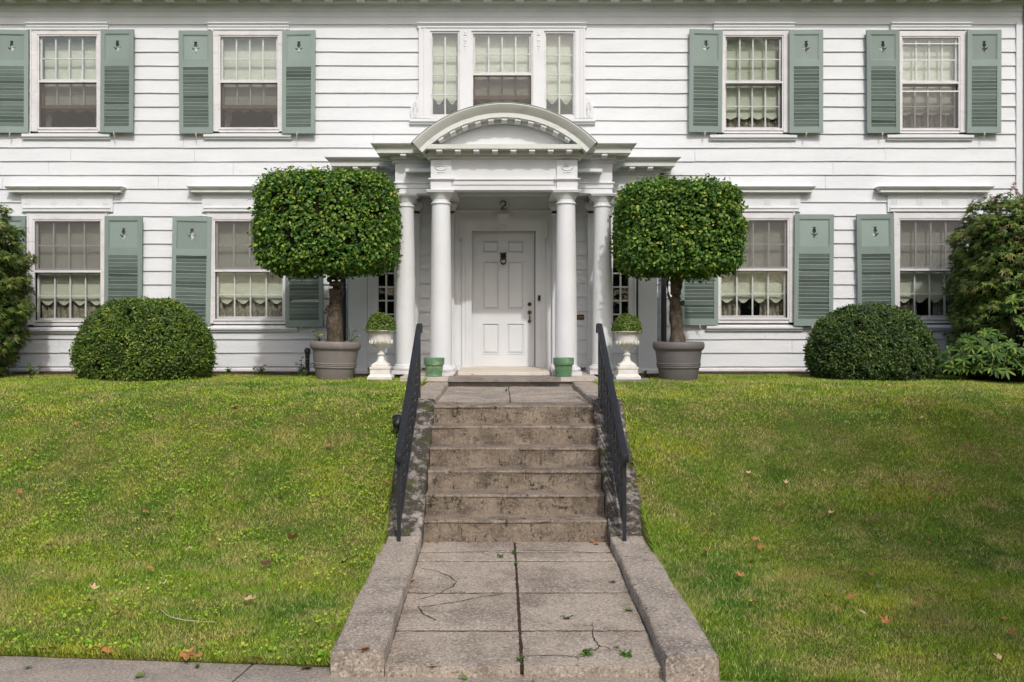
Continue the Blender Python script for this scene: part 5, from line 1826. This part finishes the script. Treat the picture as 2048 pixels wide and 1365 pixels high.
# ------------------------------------------------------------------ fallen leaves, one by one
def dead_leaf(curl, seed):
    rnd = random.Random(seed)
    lob = [(-110, .55), (-62, .85), (0, 1.0), (62, .85), (110, .55)]
    out = []
    for i, (a, l) in enumerate(lob):
        out += [(a - 13, l * .72), (a, l), (a + 13, l * .72)]
        if i < 4:
            out.append(((a + lob[i + 1][0]) / 2, .38))
    out.append((165, .30)); out.insert(0, (-165, .30))
    V = [(0, 0, 0)]
    for a, r_ in out:
        r_ *= rnd.uniform(.85, 1.1)
        x, y = r_ * math.sin(R(a)), r_ * math.cos(R(a))
        V.append((x, y, curl * (x * x * 1.1 + .55 * y * y * rnd.uniform(.6, 1.4)) + rnd.uniform(-.06, .06)))
    F = [(0, i, i + 1) for i in range(1, len(out))] + [(0, len(out), 1)]
    n = len(V)
    V += [(x, y, z - .015) for x, y, z in V]
    F += [(a + n, c + n, b + n) for a, b, c in F]
    return V, F
LEAFM = {}
def fallen(px, py, kind, size, where):
    key = (kind, random.randint(0, 3))
    if key not in LEAFM:
        V, F = dead_leaf([.15, .4, .6, .3][key[1]], hash(kind) % 50 + key[1] if False else key[1] * 7 + len(kind))
        LEAFM[key] = MB().add(V, F).mesh('fallen_leaf', 'leaf_' + kind)
    p = hit(px, py)
    on_lawn = where == 'lawn'
    o = link('fallen_leaf', LEAFM[key], None, p + Vector((0, 0, .062 if on_lawn else .014)), (random.uniform(-.35, .35) + (.25 if on_lawn else 0), random.uniform(-.35, .35), random.uniform(0, 6.28)))
    o.scale = (size, size, size)
    tint = {'brown': 'brown', 'tan': 'pale tan', 'orange': 'orange brown', 'dark': 'dark brown', 'green': 'yellow green'}[kind]
    side = {'lawn': ('lawn on the floodlight side of the steps' if p.x < 0 else 'lawn on the side away from the floodlight'), 'pave': 'grey street pavement', 'walk': 'concrete garden walk or steps'}[where]
    tag(o, 'fallen %s maple leaf lying on the %s' % (tint, side), 'leaf', 'fallen leaves, %s, %s' % (tint, where if where != 'lawn' else ('lawn by floodlight' if p.x < 0 else 'other lawn')))
L_LAWN = [(272, 1007, 'o'), (289, 1039, 'b'), (339, 1044, 'o'), (340, 1059, 'b'), (10, 1066, 't'), (68, 1093, 'b'), (98, 1108, 'b'), (152, 1096, 'o'), (377, 1115, 't'), (531, 1145, 'd'), (302, 1154, 'o'), (187, 1195, 't'),
          (326, 1187, 't'), (176, 1221, 't'), (369, 1178, 'b'), (393, 1226, 'o'), (499, 1217, 't'), (547, 1196, 'b'), (511, 1278, 'o'), (687, 1143, 'd'), (559, 1003, 'b'), (584, 1092, 'o'), (492, 1015, 'b'), (260, 1249, 'b'),
          (574, 936, 't'), (494, 901, 'b'), (68, 916, 'o'), (775, 981, 'o'), (761, 1014, 'o'), (437, 1203, 'g'), (230, 1250, 'b'), (470, 830, 'b'), (150, 862, 'o'), (655, 905, 'b'), (40, 1000, 'b'), (432, 1085, 'o')]
R_LAWN = [(1780, 834, 'b'), (1615, 921, 'o'), (1496, 959, 't'), (1572, 979, 't'), (1650, 955, 't'), (1807, 977, 'b'), (1632, 1003, 'g'), (1559, 1027, 'b'), (1660, 1041, 't'), (1743, 1054, 'b'), (1427, 1065, 'd'), (1462, 1060, 'b'),
          (1406, 1086, 'o'), (1415, 1118, 'b'), (1512, 1094, 'o'), (1520, 1113, 'o'), (1500, 1143, 'b'), (1480, 1169, 'o'), (1817, 1084, 't'), (1860, 1103, 'o'), (1994, 1138, 'b'), (1907, 1166, 't'), (1747, 1169, 'b'), (1514, 1224, 'b'),
          (1563, 1231, 'o'), (1611, 1215, 'b'), (1653, 1214, 'o'), (1700, 1214, 'o'), (1834, 1228, 'b'), (1758, 1193, 'g'), (1679, 1243, 'o'), (1728, 1246, 't'), (1771, 1265, 'o'), (2010, 1258, 'o'), (2023, 1287, 'b'), (1999, 1338, 't'),
          (1549, 1270, 'o'), (1969, 1133, 'b'), (1764, 1017, 'b'), (1857, 1012, 'b'), (1268, 937, 'o'), (1277, 967, 'b'), (1272, 955, 'd'), (1290, 1003, 'o'), (1274, 985, 'b'), (1690, 858, 't'), (1843, 848, 't'), (1935, 905, 'b'), (1380, 878, 'b')]
PAVE = [(82, 1303, 'o'), (106, 1304, 'o'), (184, 1308, 'b'), (217, 1315, 'o'), (369, 1317, 'o'), (400, 1322, 'o'), (509, 1327, 'b'), (56, 1338, 'g'), (277, 1357, 'g'), (617, 1338, 'd'), (734, 1338, 'o'), (868, 1349, 't'), (931, 1360, 'g'), (380, 1321, 'b'), (520, 1329, 'o')]
WALKL = [(858, 1086, 'o'), (875, 1087, 'b'), (937, 1086, 'o'), (1185, 1086, 'o'), (823, 1163, 'b'), (1260, 1223, 'g'), (1234, 1299, 'g'), (1195, 1090, 'b'), (1227, 1168, 'd'), (945, 752, 'b'), (1065, 752, 'b'), (1085, 752, 'd'), (910, 752, 'b')]
KN = {'b': 'brown', 't': 'tan', 'o': 'orange', 'd': 'dark', 'g': 'green'}
for lst, where, s0 in ((L_LAWN, 'lawn', .044), (R_LAWN, 'lawn', .044), (PAVE, 'pave', .050), (WALKL, 'walk', .043)):
    for (px, py, k) in lst:
        big = 1.5 if (px, py) in ((393, 1226), (499, 1217), (1743, 1054), (531, 1145), (584, 1092), (1260, 1223), (1907, 1166), (369, 1317), (217, 1315)) else 1.0
        fallen(px, py, KN[k], s0 * big * random.uniform(.75, 1.25) * (.6 if py == 752 else 1), where)

# dirt-filled cracks across the flags of the walk
CRACKS = [[(841, 1138), (858, 1140), (875, 1145), (901, 1155), (913, 1165), (907, 1173), (875, 1190), (850, 1197), (836, 1200)],
          [(836, 1215), (868, 1212), (901, 1207), (935, 1201), (970, 1194), (1025, 1187)], [(836, 1215), (849, 1231), (862, 1238), (879, 1242)],
          [(1184, 1248), (1186, 1262), (1185, 1274), (1191, 1284), (1198, 1293), (1187, 1310)], [(1198, 1293), (1212, 1296), (1223, 1301)],
          [(853, 1107), (900, 1106), (944, 1104), (990, 1103), (1025, 1101)], [(1036, 1101), (1080, 1103), (1116, 1102), (1160, 1105), (1202, 1108)],
          [(1047, 1314), (1080, 1312), (1116, 1313), (1150, 1315), (1190, 1312)], [(1150, 1315), (1158, 1322)]]
for ck in CRACKS:
    pts = []
    for (a, b) in zip(ck[:-1], ck[1:]):
        for k in range(4):
            u = k / 4
            p = hit(a[0] + (b[0] - a[0]) * u, a[1] + (b[1] - a[1]) * u)
            pts.append(Vector((p.x + random.uniform(-.006, .006), p.y + random.uniform(-.008, .008), float(walk_z(p.y)) + .0035)))
    V, F = [], []
    for i, p in enumerate(pts):
        d = (pts[min(i + 1, len(pts) - 1)] - pts[max(i - 1, 0)])
        d.z = 0
        d.normalize()
        w = random.uniform(.0015, .0048) * (1 if 0 < i < len(pts) - 1 else .3)
        V += [(p.x - d.y * w, p.y + d.x * w, p.z), (p.x + d.y * w, p.y - d.x * w, p.z)]
    F = [(2 * i, 2 * i + 1, 2 * i + 3, 2 * i + 2) for i in range(len(pts) - 1)]
    MB().add(V, F).build('crack', 'soil', walk)

# ------------------------------------------------------------------ grass
def lawn_points(n, d0, d1, pad):
    D = d0 + (d1 - d0) * RNG.random(n)
    half_l, half_r = (1000 * D / FPX + pad), (1048 * D / FPX + pad)
    X = -half_l + (half_l + half_r) * RNG.random(n)
    # keep density even over the widening strip
    k = RNG.random(n) < (half_l + half_r) / (2048 * d1 / FPX + 2 * pad)
    k &= (D > lawn_edge(X) + .02 * RNG.random(n) - .03)
    k &= ~((X > WALK_L + .01) & (X < WALK_R - .01))
    k &= ~((X > wx(798, 12.55)) & (X < wx(1198, 12.55)) & (D > 12.5))
    bed = np.where((X > WX0) & (X < WX1), 13.5, 14.16 + .06 * np.sin(3.3 * X))
    k &= (D < bed + .05 * RNG.random(n)) | ((RNG.random(n) < .06) & (D < bed + .3))
    return X[k], D[k]

def blades(name, spec, mat):
    VV, FF = [], []
    base = 0
    for (n, d0, d1, h0, h1, w) in spec:
        X, D = lawn_points(n, d0, d1, 1.1)
        m = len(X)
        Z = lawn_z(X, D)
        P = np.stack([X, D, Z], 1)
        tall = .75 + .35 * fnoise(P, 1.3, 3) + .25 * fnoise(P, 4.1, 6)
        edge = np.clip(1 - np.abs(X - np.where(X < 0, WALK_L, WALK_R)) / .12, 0, 1) + np.clip(1 - (D - lawn_edge(X)) / .2, 0, 1)
        h = (h0 + (h1 - h0) * RNG.random(m)) * np.clip(tall, .4, 1.4) * (1 + .35 * edge)
        a = RNG.random(m) * 2 * np.pi
        wv = np.stack([np.cos(a), np.sin(a), np.zeros(m)], 1) * (w * (.6 + .8 * RNG.random(m)))[:, None]
        b = RNG.random(m) * 2 * np.pi
        lean = (.2 + 1.1 * RNG.random(m)) * h
        tip = P + np.stack([np.cos(b) * lean, np.sin(b) * lean, h], 1)
        P[:, 2] -= .004
        V = np.stack([P - wv, P + wv, tip], 1).reshape(-1, 3)
        F = np.arange(3 * m).reshape(-1, 3) + base
        base += 3 * m
        VV.append(V)
        FF.append(F)
    m = 16000                                   # fringe over the pavement and the kerbs
    X = np.concatenate([-4.6 + 9.6 * RNG.random(m // 2), np.where(RNG.random(m // 2) < .5, WALK_L - .012, WALK_R + .012)])
    D = np.concatenate([np.zeros(m // 2), 5.6 + 6.9 * RNG.random(m - m // 2)])
    D = np.where(D == 0, lawn_edge(X) + .005, D)
    k = ~((X > WALK_L - .02) & (X < WALK_R + .02) & (D < 5.6))
    X, D = X[k], D[k]
    m = len(X)
    front = np.abs(D - lawn_edge(X)) < .02
    P = np.stack([X, D, np.where(front, .004, lawn_z(X, D))], 1)
    h = (.03 + .05 * RNG.random(m)) * np.clip(.8 + .7 * fnoise(P, 5, 2), .25, 1.6)
    a = RNG.random(m) * 2 * np.pi
    wv = np.stack([np.cos(a), np.sin(a), np.zeros(m)], 1) * .003
    ln = RNG.random((m, 2)) * h[:, None] * .9
    tip = P + np.stack([np.where(front, ln[:, 0] - h * .45, np.where(X < 0, ln[:, 0], -ln[:, 0])), np.where(front, -ln[:, 1], ln[:, 1] - h * .45), h], 1)
    VV.append(np.stack([P - wv, P + wv, tip], 1).reshape(-1, 3))
    FF.append(np.arange(3 * m).reshape(-1, 3) + base)
    o = link(name, np_mesh(name, np.concatenate(VV), np.concatenate(FF), mat, False))
    return tag(o, kind='stuff')
tag(blades('grass', [(430000, 5.3, 7.4, .016, .044, .0022), (430000, 7.4, 10.0, .016, .042, .0029), (400000, 10.0, 14.4, .016, .040, .0042)], 'grass'), 'short patchy mown grass covering both halves of the lawn', 'grass')

def clovers():
    X, D = lawn_points(210000, 5.3, 13.0, 1.0)
    P = np.stack([X, D, lawn_z(X, D)], 1)
    dens = fnoise(P, 2.3, 4) + .7 * fnoise(P, 5.7, 1) + .4 * fnoise(P, 13, 8)
    edge = np.clip(1 - (D - lawn_edge(X)) / .25, 0, 1)
    thr = np.where(X < 0, .15, 1.35) - .9 * edge * (X < 0)
    k = dens + RNG.normal(size=len(X)) * .45 > thr + .25
    P = P[k]
    n = len(P)
    P[:, 2] += .026 + .03 * RNG.random(n)
    N = np.tile([0, -.25, 1.0], (n, 1)) + RNG.normal(size=(n, 3)) * .35
    tv = [(0, 0, 0), (.42, .35, .06), (.30, .9, .02), (0, .80, 0), (-.30, .9, .02), (-.42, .35, .06)]
    tf = [(0, 1, 2), (0, 2, 3), (0, 3, 4), (0, 4, 5)]
    s = .0165 * (.5 + 1.0 * RNG.random(n)) * np.where(D[k] < lawn_edge(X[k]) + .3, 1.2, 1.0)
    V, F = scatter(P, N, s, tv, tf)
    o = link('ground_cover', np_mesh('ground_cover', V, F, 'clover'))
    tag(o, 'bright yellow green clover and creeping weeds spread through the lawn', 'clover', kind='stuff')
clovers()

# ------------------------------------------------------------------ street trees behind the viewpoint: they shade the lawn and show in the panes
def street_tree(X, D, trunk_h, rx, rz, n, label, seed):
    o = empty('street_tree', (X, D, -.1), label, 'tree', 'street trees')
    MB().tube([(X, D, -.2), (X + .05, D, 1.5), (X - .1, D + .05, trunk_h), (X, D, trunk_h + rz)], [.26, .2, .17, .06], 14, jit=.12).build('trunk', 'bark', o, smooth=70)
    rr = random.Random(seed)
    P = []
    for k in range(26):
        a = rr.random() * 6.28
        e = rr.uniform(-.9, 1)
        q = math.sqrt(max(0, 1 - e * e)) * rr.uniform(.35, .95)
        c = np.array([X + rx * q * math.cos(a), D + rx * q * math.sin(a), trunk_h + rz * 1.0 + rz * e * .9])
        if k < 9:
            MB().tube([(X, D, trunk_h + rz * .3), Vector(c) * .5 + Vector((X, D, trunk_h + rz * .5)) * .5, Vector(c)], [.07, .045, .02], 7).build('limb', 'bark', o, smooth=True)
        s = rr.uniform(.5, .95) * rx * .38
        u = RNG.normal(size=(n // 26, 3)) * s * .55
        P.append(c + u)
    P = np.concatenate(P)
    N = RNG.normal(size=P.shape) + np.array([0, 0, .6])
    V, F = scatter(P - np.array(wo(o)), N, .14 * (.6 + .8 * RNG.random(len(P))), OVAL[0], OVAL[1])
    link('crown', np_mesh('crown', V, F, 'street_leaf'), o, wo(o))
street_tree(7.2, -.4, 5.4, 3.9, 2.3, 26000, 'tall leafy street tree on the pavement, casting shade over the lawn', 3)
street_tree(-9.5, -13.5, 4.2, 4.2, 3.6, 9000, 'broad leafy tree across the road, opposite the weeping maple by the spigot', 5)
street_tree(1.0, -15.0, 4.0, 4.6, 4.2, 9000, 'broad leafy tree across the road, straight opposite the front door', 7)
street_tree(11.5, -14.0, 4.6, 4.4, 3.8, 9000, 'broad leafy tree across the road, opposite the rhododendron', 9)

def added_far_hedge():  # unseen greenery added to block the bright horizon sky reflected in the panes
    zb = -.2
    o = empty('added_hedge', (1, -19.5, zb), 'tall dense leafy row, unseen, added across the road to block the bright horizon', 'added_hedge')
    core_mesh('inner_twigs', (1, -19.5, 1.4), 34, 1.2, 2.3, 1.7, 6, .95, o)
    n = 16000
    P = np.stack([1 + 33 * (2 * RNG.random(n) - 1), -18.4 + .25 * RNG.normal(size=n), -.1 + 3.9 * RNG.random(n)], 1)
    P[:, 2] += .35 * fnoise(P, .9, 2)
    V, F = scatter(P - np.array(wo(o)), RNG.normal(size=P.shape) + np.array([0, 1.2, .5]), .20 * (.6 + .8 * RNG.random(n)), OVAL[0], OVAL[1])
    link('foliage', np_mesh('foliage', V, F, 'street_leaf'), o, wo(o))
added_far_hedge()
